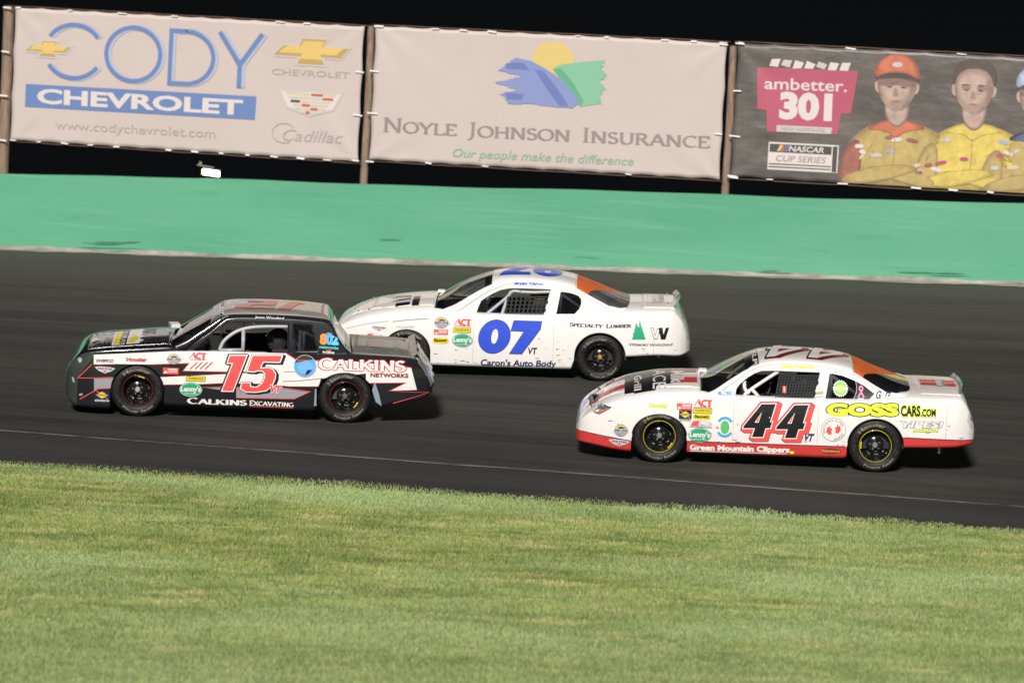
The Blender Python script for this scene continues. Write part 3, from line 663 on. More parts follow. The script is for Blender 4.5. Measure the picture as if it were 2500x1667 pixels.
PC = dict(skin=((.20, .13, .105), (.42, .30, .25)), yel=((.36, .26, .07), (.58, .44, .10)), ye2=((.27, .19, .08), (.42, .31, .11)), red=((.17, .07, .06), (.30, .11, .08)), cap=((.28, .08, .05), (.50, .15, .08)), navy=((.03, .035, .07), (.10, .12, .22)), blue=((.20, .24, .36), (.40, .44, .58)), hair=((.03, .022, .02), (.085, .06, .05)), dark=((.05, .04, .04), (.11, .08, .07)))
def soft(P, key, n=5, shr=.03, dx=0, dy=0, sm=2):
    """printed halftone shading: nested shapes running from a shadow tone to a light one"""
    P = chaikin(P, sm); cxm = sum(p[0] for p in P) / len(P); cym = sum(p[1] for p in P) / len(P)
    for k in range(n):
        t = k / max(1, n - 1); f = 1 - shr * k * 2.2; A.put(poly([(cxm + (x - cxm) * f + dx * k, cym + (y - cym) * f + dy * k) for x, y in P]), tone(*PC[key], t))
def man(c, top, sc, cap, suit, side, arm):
    b = top - 1.07 * sc; q = lambda *pts: [(c + x * sc * (1.17 if y > -1.0 else .97), top + y * sc * .96) for x, y in pts]
    soft(q((-1.0, -2.32), (-.90, -1.62), (-.60, -1.26), (-.20, -1.08), (.25, -1.06), (.62, -1.16), (1.0, -1.36), (1.15, -2.32)), suit, 5, .035, .004, .01, 1)
    soft(q((-1.02, -2.32), (-.92, -1.62), (-.66, -1.40), (-.56, -1.7), (-.60, -2.32)), side, 4, .05, .003, 0, 1)
    soft(q((-.58, -1.27), (-.20, -1.06), (.25, -1.04), (.66, -1.19), (.22, -1.26), (.02, -1.42), (-.14, -1.27)), arm, 3, .05, 0, 0, 1)
    soft(q((-.18, -.66), (.22, -.64), (.25, -1.06), (.04, -1.24), (-.18, -1.06)), 'skin', 3, .05, -.004, 0)
    soft(q((.24, -.36), (.35, -.36), (.34, -.55), (.25, -.60)), 'skin', 2); soft(q((-.24, -.36), (-.34, -.36), (-.33, -.55), (-.24, -.60)), 'skin', 2)
    soft(q((-.29, -.12), (-.30, -.42), (-.25, -.66), (-.13, -.84), (.03, -.91), (.16, -.84), (.27, -.64), (.31, -.42), (.30, -.12), (.0, .02)), 'skin', 7, .028, -.005, .004)
    for s_ in (-1, 1):
        A.put(poly(chaikin(q((.12 * s_ - .10, -.41), (.12 * s_, -.36), (.12 * s_ + .10, -.41), (.12 * s_, -.50)), 2)), tone((.13, .08, .065), (.42, .30, .25), .42), s_ < 0)
        A.put(poly(ell((c + s_ * .12 * sc, top - .44 * sc), .042 * sc, .014 * sc, 10)), 'hair', s_ < 0); A.put(poly(chaikin(q((.12 * s_ - .10, -.39), (.12 * s_ - .02, -.340), (.12 * s_ + .10, -.375), (.12 * s_ + .02, -.375)), 1)), 'hair', False)
    A.put(poly(chaikin(q((-.02, -.42), (.05, -.60), (.0, -.64), (-.06, -.61)), 2)), tone((.20, .13, .105), (.42, .30, .25), .40)); A.put(poly(chaikin(q((-.09, -.71), (0, -.69), (.09, -.71), (0, -.74)), 2)), 'orr2', False); A.put(poly(ell((c, top - .80 * sc), .05 * sc, .012 * sc, 10)), tone((.20, .13, .105), (.42, .30, .25), .5), False)
    A.put(poly(chaikin(q((-.27, -.60), (-.12, -.72), (.12, -.72), (.28, -.60), (.16, -.84), (.03, -.91), (-.13, -.84)), 2)), tone((.20, .13, .105), (.42, .30, .25), .55)); A.put(poly(chaikin(q((-.09, -.71), (0, -.69), (.09, -.71), (0, -.745)), 2)), tone((.25, .10, .08), (.4, .2, .16), .4))
    A.put(poly(chaikin(q((.16, -.28), (.31, -.20), (.31, -.45), (.26, -.66), (.15, -.84), (.04, -.90), (.17, -.70), (.21, -.5)), 2)), tone((.20, .13, .105), (.42, .30, .25), .22))
    for s_ in (-1, 1): A.put(stroke(q((.15 * s_, -.60), (.13 * s_, -.70)), .008), tone((.20, .13, .105), (.42, .30, .25), .4), s_ < 0)
    if cap:
        A.put(poly(chaikin(q((-.29, -.26), (0, -.22), (.30, -.26), (.30, -.46), (.1, -.42), (-.1, -.42), (-.29, -.46)), 2)), tone((.16, .10, .085), (.3, .2, .17), .3))
        soft(q((-.36, -.34), (-.34, -.05), (-.16, .14), (.06, .17), (.27, .05), (.38, -.34), (.2, -.22), (-.05, -.19)), cap, 5, .03, -.004, .008)
        A.put(poly(chaikin(q((-.34, -.33), (-.22, -.22), (0, -.18), (.22, -.22), (.37, -.34), (.24, -.33), (0, -.28), (-.2, -.32)), 1)), tone(*PC['dark'], .4)); A.put(poly(chaikin(q((-.08, .0), (.06, .01), (.07, -.08), (-.08, -.09)), 1)), 'silver')
    else:
        soft(q((-.31, -.42), (-.34, -.12), (-.22, .08), (.0, .13), (.22, .08), (.35, -.12), (.31, -.42), (.265, -.20), (.14, -.05), (-.14, -.06), (-.265, -.20)), 'hair', 3, .006, 0, .003)
for cxx, top, cap, su, su2, arm in ((15.97, 4.98, 'cap', 'ye2', 'red', 'cap'), (17.27, 5.0, None, 'yel', 'ye2', 'yel'), (18.36, 4.94, 'blue', 'ye2', 'ye2', 'navy')):
    man(cxx, top, .95, cap, su, su2, arm)
    for k in range(12):
        a = cxx + random.uniform(-.66, .74); b = random.uniform(3.02, 3.78); w = random.uniform(.04, .11); tl = random.uniform(-.03, .03)
        A.put(poly(chaikin([(a - w, b - .04 - tl), (a + w, b - .03 + tl), (a + w * .9, b + .035 + tl), (a - w * .9, b + .03 - tl)], 1)), random.choice(('cream', 'silver', 'mag', 'lblue', tone(*PC['red'], .8), tone(*PC['blue'], .5), 'white')), k == 0)
    for k in range(7):   # cloth folds
        a = cxx + random.uniform(-.6, .7); b = random.uniform(3.25, 3.75); l = random.uniform(.08, .2); an = random.uniform(.9, 2.0)
        A.put(stroke([(a, b), (a + l * .5 * math.cos(an) + .01, b + l * .5 * math.sin(an)), (a + l * math.cos(an), b + l * math.sin(an))], lambda i, p, d: (.004, .02, .003)[i]), tone(*PC[su], .30), k == 0)
    for sg in (-1, 1): soft([(cxx + sg * x, y) for x, y in ((-.86, 2.90), (-.78, 3.06), (-.25, 3.20 + .03 * sg), (.36, 3.26 + .03 * sg), (.44, 3.17), (-.1, 2.98), (-.6, 2.89))], su, 4, .035, 0, .005, 1)
    A.put(stroke([(cxx + .02, 3.75), (cxx + .03, 3.5), (cxx + .02, 3.25)], .012), tone(*PC['ye2'], .1))
    P_.cut(A, 'printed_portrait', step=.00022, lo=2.895)
# --- a lit floodlight standing in the dark behind the wall
e = link('floodlight', None); c = BO + BE * 3.93 - BN * .10 + Vector((0, 0, 2.385)); e.location = c; e.rotation_euler = (0, R(4), 0); tag(e, 'small lit white floodlight behind the wall, under the dealership banner', 'floodlight')
b = MB(); b.box((0, .05, .0), (.34, .10, .13)); b.box((-.10, 0, .10), (.30, .16, .025), ry=.06); b.box((-.20, .02, .14), (.05, .05, .06)); b.obj('housing', mat('lamp_housing', (.25, .2, .16), .4, metal=.5), e)
b = MB(); b.add([(-.145, -.004, -.040), (-.12, -.004, -.052), (.15, -.004, -.058), (.17, -.004, -.046), (.150, -.004, .036), (.13, -.004, .044), (-.13, -.004, .052), (-.15, -.004, .038)], [tuple(range(8))]); b.obj('lit_lens', mat('lamp_glow', (1, .97, .98), .5, emit=14), e)
b = MB(); b.tube([(0, .1, -2.6), (0, .1, -.08)], .03, 8); b.obj('pole', mat('lamp_pole', (.05, .05, .05), .6), e)

# ================================================================== the cars
WB = 1.35
def arch_z(x, P):
    for c, a, b, zc in P['arches']:
        if abs(x - c) < a: return zc + b * math.sqrt(max(0, 1 - ((x - c) / a) ** 2))
    return None
def make_funcs(P):
    hw = P['hw']; zs = P['zs']; zc = P['zc']; nn = P['n']
    def yside(x, z):
        s = zs(x); h = hw(x)
        if z <= s: return h * (1 - P['tuck'] * max(0, (P['zm'] - z) / .4) ** 2 - P['lean'] * max(0, (z - P['zm']) / .3) ** 2)
        h0 = h * (1 - P['lean'] * max(0, (s - P['zm']) / .3) ** 2); k = min(.999, (z - s) / max(.01, zc(x) - s)); return h0 * (1 - k ** nn) ** (1 / nn)
    def ztop(x, y):
        s = zs(x); h0 = hw(x) * (1 - P['lean'] * max(0, (s - P['zm']) / .3) ** 2); k = min(1, abs(y) / h0); return s + (zc(x) - s) * (1 - k ** nn) ** (1 / nn) - P.get('crown', 0) * k * k * (1 - k ** 8) * max(0, min(1, (zc(x) - .8) / .1))
    def Sside(x, z, off=0): return Vector((x, -yside(x, z) - off, z))
    def Stop(x, y, off=0): return Vector((x, y, ztop(x, y) + off))
    zt = P['zt']; ze = P['ze']
    def yg(z): k = max(0, (z - P['gb'][1]) / (P['gt'][1] - P['gb'][1])); return P['gb'][0] + (P['gt'][0] - P['gb'][0]) * k ** 1.15
    gn = P['gn']
    def zg(x, y):
        h0 = yg(ze(x)); k = min(1, abs(y) / h0); return ze(x) + (zt(x) - ze(x)) * (1 - k ** gn) ** (1 / gn)
    def Sgs(x, z, off=0):
        e_ = ze(x)
        if z <= e_: return Vector((x, -yg(z) - off, z))
        h0 = yg(e_); k = min(.98, (z - e_) / max(.01, zt(x) - e_)); return Vector((x, -h0 * (1 - k ** gn) ** (1 / gn) - off * .8, z + off * .6))
    def Sgt(x, y, off=0): return Vector((x, y, zg(x, y) + off))
    return yside, ztop, Sside, Stop, yg, zg, Sgs, Sgt
def cutpoly(bm, faces_of, P2, axes):
    """bisect faces along the polygon's edges; axes: 'xz' (side) or 'xy' (top)"""
    n = len(P2)
    for i in range(n):
        a = P2[i]; b = P2[(i + 1) % n]; dx = b[0] - a[0]; dz = b[1] - a[1]
        if abs(dx) + abs(dz) < 1e-6: continue
        lo = (min(a[0], b[0]) - .012, min(a[1], b[1]) - .012); hi = (max(a[0], b[0]) + .012, max(a[1], b[1]) + .012); k = 2 if axes == 'xz' else 1
        fs = []
        for f in faces_of(bm):
            us = [v.co.x for v in f.verts]; ws = [v.co[k] for v in f.verts]
            if max(us) < lo[0] or min(us) > hi[0] or max(ws) < lo[1] or min(ws) > hi[1]: continue
            fs.append(f)
        if not fs: continue
        es = set(e for f in fs for e in f.edges); vs = set(v for f in fs for v in f.verts)
        if axes == 'xz': co = (a[0], 0, a[1]); no = (-dz, 0, dx)
        else: co = (a[0], a[1], 0); no = (-dz, dx, 0)
        bmesh.ops.bisect_plane(bm, geom=list(vs) + list(es) + fs, dist=1e-5, plane_co=co, plane_no=no)
def inpoly(x, y, P):
    r = False; j = len(P) - 1
    for i in range(len(P)):
        if (P[i][1] > y) != (P[j][1] > y) and x < (P[j][0] - P[i][0]) * (y - P[i][1]) / (P[j][1] - P[i][1]) + P[i][0]: r = not r
        j = i
    return r
def extract(bm, faces):
    """move faces into a bmesh of their own"""
    nb = bmesh.new(); mp = {}
    for f in faces:
        for v in f.verts:
            if v not in mp: mp[v] = nb.verts.new(v.co)
        try: g = nb.faces.new([mp[v] for v in f.verts]); g.material_index = f.material_index
        except ValueError: pass
    bmesh.ops.delete(bm, geom=list(faces), context='FACES'); return nb
def solid(o, t, off=-1):
    md = o.modifiers.new('sheet', 'SOLIDIFY'); md.thickness = t; md.offset = off; md.use_rim = True; return o

def build_body(car, P, side_paint, top_paint):
    yside, ztop, Sside, Stop, yg, zg, Sgs, Sgt = P['fn']
    xs = set(np.round(np.arange(P['x0'], P['x1'] + .001, .045), 4)); xs |= {P['x0'], P['x1']}
    for x in np.linspace(P['x0'], P['x0'] + .4, 18): xs.add(round(float(x), 4))
    for x in np.linspace(P['x1'] - .3, P['x1'], 14): xs.add(round(float(x), 4))
    for c, a, b, zc_ in P['arches']:
        xs = {x for x in xs if not (c - a - .02 < x < c + a + .02)}
        for k in range(33): xs.add(round(c - a * math.cos(math.pi * k / 32) * .9999, 5))
        xs.add(c - a - .0015); xs.add(c + a + .0015)
    xs = sorted(xs); nv = 16; nt = 16
    bm = bmesh.new(); grid = []
    for x in xs:
        az = arch_z(x, P); lo = P['zb'](x); lo = max(lo, az) if az else lo; s = P['zs'](x); lo = min(lo, s - .01); row = []
        for j in range(nv + 1): z = lo + (s - lo) * j / nv; row.append(bm.verts.new((x, -yside(x, z), z)))
        h0 = yside(x, s)
        for j in range(1, nt + 1):
            t = j / nt; y = h0 * math.cos(t * math.pi / 2) ** (2 / P['n']) if t < 1 else 0; z = ztop(x, y) if t < 1 else P['zc'](x)
            row.append(bm.verts.new((x, -y, z)))
        grid.append(row)
    lay = bm.faces.layers.int.new('reg')
    for i in range(len(xs) - 1):
        for j in range(nv + nt):
            f = bm.faces.new((grid[i][j], grid[i + 1][j], grid[i + 1][j + 1], grid[i][j + 1])); f[lay] = 0 if j < nv + 3 else 1
    sidef = lambda b_: [f for f in b_.faces if f[lay] == 0]
    topf = lambda b_: [f for f in b_.faces if f[lay] == 1]
    for pl, mi in side_paint:
        cutpoly(bm, sidef, pl, 'xz')
        for f in sidef(bm):
            c = f.calc_center_median()
            if inpoly(c.x, c.z, pl): f.material_index = mi
    hood = P['hood']; deck = P['deck']; cab = P['cab']
    for pl in (hood, deck, cab): cutpoly(bm, topf, [(x, -y) for x, y in pl], 'xy')
    for pl, mi in top_paint:
        pp = [(x, -abs(y)) for x, y in pl]; cutpoly(bm, topf, pp, 'xy')
        for f in topf(bm):
            c = f.calc_center_median()
            if inpoly(c.x, c.y, pp): f.material_index = mi
    bmesh.ops.delete(bm, geom=[f for f in bm.faces if f[lay] == 1 and inpoly(f.calc_center_median().x, -f.calc_center_median().y, cab)], context='FACES')
    # mirror
    g = bmesh.ops.duplicate(bm, geom=bm.verts[:] + bm.edges[:] + bm.faces[:]); nvs = [v for v in g['geom'] if isinstance(v, bmesh.types.BMVert)]; nfs = [v for v in g['geom'] if isinstance(v, bmesh.types.BMFace)]
    for v in nvs: v.co.y *= -1
    bmesh.ops.reverse_faces(bm, faces=nfs)
    bmesh.ops.remove_doubles(bm, verts=bm.verts[:], dist=.0004)
    mats = P['mats']
    inh = [f for f in bm.faces if f[lay] == 1 and inpoly(f.calc_center_median().x, abs(f.calc_center_median().y), hood)]
    hb = extract(bm, inh)
    ind = [f for f in bm.faces if f[lay] == 1 and inpoly(f.calc_center_median().x, abs(f.calc_center_median().y), deck)]
    db = extract(bm, ind)
    # close nose and tail
    for xe in (xs[0], xs[-1]):
        ed = [e_ for e_ in bm.edges if e_.is_boundary and all(abs(v.co.x - xe) < 1e-4 for v in e_.verts)]
        vs = sorted({v for e_ in ed for v in e_.verts}, key=lambda v: math.atan2(v.co.z - (P['zb'](xe) + P['zs'](xe)) / 2, v.co.y))
        if len(vs) > 3:
            try: f = bm.faces.new(vs if xe > 0 else vs[::-1]); f.material_index = P['capm'][0 if xe < 0 else 1]
            except ValueError: pass
    bmesh.ops.recalc_face_normals(bm, faces=bm.faces[:])
    solid(bm_obj('body_shell', bm, mats, car, True, 38), .012)
    for nm, b_ in (('hood', hb), ('trunk_lid', db)):
        for v in b_.verts: v.co.z += .004
        bmesh.ops.recalc_face_normals(b_, faces=b_.faces[:])
        if sum(f.normal.z for f in b_.faces) < 0: bmesh.ops.reverse_faces(b_, faces=b_.faces[:])
        solid(bm_obj(nm, b_, mats, car, True, 38), .010)

def build_cabin(car, P):
    yside, ztop, Sside, Stop, yg, zg, Sgs, Sgt = P['fn']; mats = P['mats']; g0, g1 = P['gx']
    xs = np.arange(g0, g1 + .001, .03)
    # side frames with real openings
    for sgn in (-1, 1):
        bm = bmesh.new(); grid = []; nv = 16
        for x in xs:
            x = float(x); e_ = P['ze'](x); lo = min(P['zs'](x) + .0, e_ - .004); row = []
            for j in range(nv + 1): z = lo + (e_ - lo) * j / nv; row.append(bm.verts.new((x, sgn * yg(z), z)))
            grid.append(row)
        for i in range(len(xs) - 1):
            for j in range(nv): bm.faces.new((grid[i][j], grid[i + 1][j], grid[i + 1][j + 1], grid[i][j + 1]))
        allf = lambda b_: list(b_.faces)
        for f in bm.faces: f.material_index = P['cabm']
        for w in (P['win'], P['qwin']): cutpoly(bm, allf, w, 'xz')
        for pl, mi in P.get('cab_paint', ()):
            cutpoly(bm, allf, pl, 'xz')
            for f in bm.faces:
                c = f.calc_center_median()
                if inpoly(c.x, c.z, pl): f.material_index = mi
        wf = [f for f in bm.faces if inpoly(f.calc_center_median().x, f.calc_center_median().z, P['win'])]; bmesh.ops.delete(bm, geom=wf, context='FACES')
        qf = [f for f in bm.faces if inpoly(f.calc_center_median().x, f.calc_center_median().z, P['qwin'])]; qb = extract(bm, qf)
        bmesh.ops.recalc_face_normals(bm, faces=bm.faces[:])
        if sum(f.normal.y for f in bm.faces) * sgn < 0: bmesh.ops.reverse_faces(bm, faces=bm.faces[:])
        solid(bm_obj('cabin_side', bm, mats, car, True, 30), .022)
        for f in qb.faces: f.material_index = 0
        for v in qb.verts: v.co.y -= sgn * .010
        bm_obj('quarter_window', qb, M_qglass, car, True)
        # window rim seals
        for w in (P['win'], P['qwin']):
            b = MB(); pts = []
            for i in range(len(w)):
                a = w[i]; c = w[(i + 1) % len(w)]
                for k in range(4): t = k / 4; pts.append((a[0] + (c[0] - a[0]) * t, a[1] + (c[1] - a[1]) * t))
            b.tube([(x, sgn * (yg(z) - .006), z) for x, z in pts], .006, 5, closed=True); b.obj('window_seal', M_net if P['seal'] == 'k' else mats[P['cabm']], car)
    # top sheet: windshield, roof, rear window
    bm = bmesh.new(); grid = []; nt = 15
    for x in xs:
        x = float(x); h0 = yg(P['ze'](x)); row = []
        for j in range(2 * nt + 1):
            t = (j / nt); a = math.pi * t / 2; c = math.cos(a); y = -h0 * math.copysign(abs(c) ** (2 / P['gn']), c); z = P['ze'](x) + (P['zt'](x) - P['ze'](x)) * abs(math.sin(a)) ** (2 / P['gn'])
            row.append(bm.verts.new((x, y, z)))
        grid.append(row)
    for i in range(len(xs) - 1):
        for j in range(2 * nt): bm.faces.new((grid[i][j], grid[i + 1][j], grid[i + 1][j + 1], grid[i][j + 1]))
    xh, xr = P['xh'], P['xr']; allf = lambda b_: list(b_.faces)
    def edge_y(x, ins): return yg(P['ze'](x)) - ins
    fr = [x for x in np.linspace(g0 - .02, xh, 9)]; ww = [(float(x), -edge_y(x, P['pillar'])) for x in fr] + [(xh + .0, 0)] + [(float(x), edge_y(x, P['pillar'])) for x in fr[::-1]]
    rw = P['rw']
    for pl in (ww, rw): cutpoly(bm, allf, pl, 'xy')
    for pl in P['roof_paint']: cutpoly(bm, allf, pl[0], 'xy')
    cutpoly(bm, allf, [(xh, -1), (xh, 1), (xr, 1), (xr, -1)], 'xy')
    for f in bm.faces: f.material_index = P['cabm']
    for f in bm.faces:
        c = f.calc_center_median()
        for pl, mi in P['roof_paint']:
            if inpoly(c.x, c.y, pl): f.material_index = mi
    wf = [f for f in bm.faces if inpoly(f.calc_center_median().x, f.calc_center_median().y, ww)]; wb_ = extract(bm, wf)
    rf = [f for f in bm.faces if inpoly(f.calc_center_median().x, f.calc_center_median().y, rw)]; rb_ = extract(bm, rf)
    roof = [f for f in bm.faces if xh < f.calc_center_median().x < xr]; ob = extract(bm, roof)
    isl = []; seen = set()
    for f0 in list(bm.faces):
        if f0 in seen: continue
        st = [f0]; comp = []; seen.add(f0)
        while st:
            f = st.pop(); comp.append(f)
            for e2 in f.edges:
                for g2 in e2.link_faces:
                    if g2 not in seen: seen.add(g2); st.append(g2)
        isl.append(comp)
    pil = [extract(bm, c_) for c_ in isl]; bm.free()
    for nm, b_ in [('roof', ob)] + [('window_pillar' if min(v.co.x for v in p_.verts) < 0 else 'rear_pillar_panel', p_) for p_ in pil if len(p_.faces) > 3]:
        bmesh.ops.recalc_face_normals(b_, faces=b_.faces[:])
        if sum(f.normal.z for f in b_.faces) < 0: bmesh.ops.reverse_faces(b_, faces=b_.faces[:])
        solid(bm_obj(nm, b_, mats, car, True, 30), .018)
    band = [(xh - P['band'], -2), (xh - P['band'], 2), (xh + .01, 2), (xh + .01, -2)]; cutpoly(wb_, allf, band, 'xy')
    for f in wb_.faces: f.material_index = 1 if inpoly(f.calc_center_median().x, f.calc_center_median().y, band) else 0
    for v in wb_.verts: v.co.z -= .006
    bmesh.ops.recalc_face_normals(wb_, faces=wb_.faces[:]); bm_obj('windshield', wb_, [M_wind, mat('sun_strip', (.012, .012, .014), .2, coat=1)], car, True)
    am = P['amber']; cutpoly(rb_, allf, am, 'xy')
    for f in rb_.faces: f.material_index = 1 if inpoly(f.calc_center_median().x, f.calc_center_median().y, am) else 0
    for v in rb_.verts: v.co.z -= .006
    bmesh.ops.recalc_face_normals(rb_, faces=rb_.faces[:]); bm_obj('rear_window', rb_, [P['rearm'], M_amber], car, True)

def arc_text(s, r, h, a_mid, span, flip=False, bold=.02):
    """lettering bent round a circle; returns (angle, radius) artwork"""
    V, Fc = _raw(s, bold); x0 = min(v[0] for v in V); x1 = max(v[0] for v in V); q = []
    for v in V:
        t = (v[0] - x0) / (x1 - x0) - .5; rr = v[1] / CAPH * h
        q.append((a_mid + (t * span if flip else -t * span), (r + h - rr) if flip else r + rr))
    return q, Fc
def wheel(car, x, y, rad, ringm, hubm, mark=None, steer=0, side=-1):
    k = rad / .333; e = link('wheel', None, car); e.location = (x, y, rad); e.rotation_euler = (0, R(random.uniform(0, 360)) if False else 0, (math.pi if side > 0 else 0) + R(steer))
    prof = [(-.085, .190), (-.112, .205), (-.128, .235), (-.131, .262), (-.126, .292), (-.114, .316), (-.098, .327), (-.06, .332), (0, .333), (.06, .332), (.098, .327), (.118, .30), (.13, .26), (.11, .2), (.085, .19)]
    prof = [(a, b * k) for a, b in prof]
    b = MB(); b.lathe(prof, 64); b.obj('tyre', M_rubber, e, smooth=True, sharp=50)
    py = table(*sorted([(b_, a_) for a_, b_ in prof[:8]]))
    def Sp(an, rr, off): return Vector((rr * math.cos(an), py(rr) - off, rr * math.sin(an)))
    if side < 0:
        A = Art(); rot = R(random.uniform(-18, 18))
        A.put(arc_text('Hoosier', .246 * k, .040 * k, R(90) + rot, R(78), bold=.03), 'w'); A.put(arc_text('Hoosier Racing', .246 * k, .034 * k, R(-90) + rot, R(88), flip=True, bold=.02), 'w')
        for q in range(60):
            an = random.uniform(0, 6.28); rr = random.uniform(.232, .29) * k; A.put(stroke([(an + t * .03, rr) for t in range(4)], .0035), 'd', False)
        A.lay_on('tyre_lettering', Sp, {'w': mat('worn_sidewall_print', (.20, .185, .145), .6, vary=.8, vscale=11), 'd': mat('sidewall_dust', (.075, .07, .06), .8)}, e, grid=.05, base=.0015, step=.0003)
    b = MB(); b.lathe([(-.088, .196), (-.104, .203), (-.110, .199), (-.104, .190), (-.085, .180), (-.04, .176), (.03, .168), (.045, .150), (.028, .128), (.000, .110), (-.014, .085), (-.02, .064), (-.024, .045), (-.028, 0)], 48)
    b.obj('rim', M_rim, e, smooth=True, sharp=60)
    b = MB()
    for q in range(8):
        an = 2 * math.pi * q / 8 + .2; c = Vector((math.cos(an), 0, math.sin(an))); t = Vector((-math.sin(an), 0, math.cos(an)))
        P_ = [c * (.124 + .018 * math.cos(w)) + t * .026 * math.sin(w) + Vector((0, .0125, 0)) + Vector((0, 1, 0)) * (.124 + .018 * math.cos(w) - .117) * .9 for w in [2 * math.pi * z / 10 for z in range(10)]]
        if side < 0: b = MB(); b.tube(P_, .0035, 5, closed=True); b.obj('vent_slot', M_steel, e)

    b = MB(); b.lathe([(-.028, .036), (-.062, .034), (-.070, .028), (-.072, 0)], 20); b.obj('hub_cap', hubm, e, smooth=True, sharp=40)
    for q in range(5):
        an = 2 * math.pi * q / 5 + .5; b = MB(); b.lathe([(0, .0125), (-.022, .012), (-.026, .006), (-.0265, 0)], 6); o = b.obj('lug_nut', M_steel, e); o.location = (.062 * math.cos(an), -.016, .062 * math.sin(an))
    if ringm != 'none':
        b = MB(); b.lathe([(-.111, .1955), (-.1135, .1968), (-.1140, .1982), (-.1125, .1996), (-.110, .2008)], 64); b.obj('rim_ring', ringm, e, smooth=True)
    if mark is not None and side < 0:
        A = Art(); A.put(stroke([(R(mark + t * 4), .182) for t in range(8)], .018), 'm')
        A.lay_on('paint_mark', lambda a_, r_, o_: Vector((r_ * math.cos(a_), -.09 - o_, r_ * math.sin(a_))), {'m': D['yellow']}, e, grid=.2)
    # dark wheel well liner
    b = MB(); V = []; Fc = []; n = 18; s = side
    for q in range(n + 1):
        an = math.pi * q / n; rr = .385
        V += [(x + rr * math.cos(an), s * .925, rad - .02 + (rr - .03) * math.sin(an)), (x + rr * math.cos(an), s * .55, rad - .02 + (rr - .03) * math.sin(an))]
    for q in range(n): Fc.append((2 * q, 2 * q + 1, 2 * q + 3, 2 * q + 2))
    Fc.append(tuple(2 * q + 1 for q in range(n + 1))); b.add(V, Fc); b.obj('wheel_well', M_liner, car)
    return e
def tubes(car, y, sets, m, r=.022, name='roll_cage_bar'):
    for pts in sets:
        b = MB(); b.tube(smooth_path([(x, y if not callable(y) else y(z), z) for x, z in pts], 5) if len(pts) > 2 else [(x, y if not callable(y) else y(z), z) for x, z in pts], r, 9); b.obj(name, m, car, smooth=True)
def interior(car, P, tube_m, wallm):
    b = MB(); x0, x1 = P['gx'][0] + .05, P['gx'][1] - .1; y = .80; zt = .84
    V = [(x0, -y, .2), (x1, -y, .3), (x1, y, .3), (x0, y, .2), (x0, -y, zt), (x1, -y, zt), (x1, y, zt), (x0, y, zt)]
    b.add(V, [(0, 1, 2, 3), (0, 4, 5, 1), (3, 2, 6, 7), (0, 3, 7, 4), (1, 5, 6, 2)]); b.obj('interior_tub', wallm if wallm is not M_rearsil else M_liner, car)
    b = MB(); b.box((P['gx'][0] + .36, 0, .80), (.16, 1.5, .10)); b.box((P['gx'][0] + .47, -.36, .85), (.05, .5, .12)); b.obj('dashboard', M_liner, car)
    # rear deck sheet and far side panelling
    b = MB(); b.add([(1.0, -.78, .86), (P['gx'][1] - .12, -.74, .90), (P['gx'][1] - .12, .74, .90), (1.0, .78, .86)], [(0, 1, 2, 3)]); b.obj('rear_deck_sheet', wallm, car)
    b = MB(); b.add([(-.3, .78, .4), (.9, .78, .4), (.9, .78, .93), (-.3, .78, .88)], [(0, 1, 2, 3)]); b.obj('far_door_panel', M_tube_b, car)
    # seat
    b = MB(); b.box((.62, -.36, .62), (.10, .46, .72), ry=R(12)); b.box((.36, -.36, .36), (.5, .46, .10)); b.box((.52, -.60, .72), (.30, .05, .34)); b.box((.52, -.12, .72), (.30, .05, .34)); b.box((.66, -.36, 1.02), (.08, .30, .18)); b.obj('seat', mat('black_seat', (.02, .02, .022), .6), car)
    b = MB(); b.tube([(-.02 + .045 * math.sin(a) * 1, -.36 + .17 * math.cos(a), .84 + .165 * math.sin(a)) for a in [2 * math.pi * q / 24 for q in range(24)]], .014, 6, closed=True); b.tube([(-.02, -.36, .84), (-.34, -.36, .72)], .018, 6); b.tube([(-.02, -.53, .84), (-.02, -.19, .84)], .010, 5); b.obj('steering_wheel', mat('black_grip', (.02, .02, .02), .5), car, smooth=True)
    # floor pan
    b = MB(); b.box((0.0, 0, .24), (2.0, 1.5, .05)); b.box((0, 0, .24), (1.5, 1.66, .05)); b.obj('floor_pan', M_liner, car)
    b = MB()
    for xx in (-WB, WB): b.tube([(xx, -.72, .30), (xx, .72, .30)], .045, 8)
    b.obj('axle', mat('dark_axle', (.03, .03, .03), .5), car)
    # common hoop
    tubes(car, .62, P['cage_far'], tube_m); 
    b = MB(); b.tube(smooth_path([(.72, -.70, .5), (.72, -.66, .95), (.72, -.55, P['zt'](.7) - .10), (.72, 0, P['zt'](.7) - .07), (.72, .55, P['zt'](.7) - .10), (.72, .66, .95), (.72, .70, .5)], 5), .022, 8); b.obj('roll_cage_bar', tube_m, car, smooth=True)
    b = MB(); b.tube([(.74, -.68, .60), (.74, .55, P['zt'](.7) - .14)], .020, 8); b.obj('roll_cage_bar', tube_m, car, smooth=True)
def frame(car, name, lab, O, ex, ey, ez, cat='race car'):
    car.name = name; M = Matrix((Vector(ex), Vector(ey), Vector(ez))).transposed().to_4x4(); M.translation = Vector(O); car.matrix_world = M
    tag(car, lab, cat, 'race cars on the track'); return M
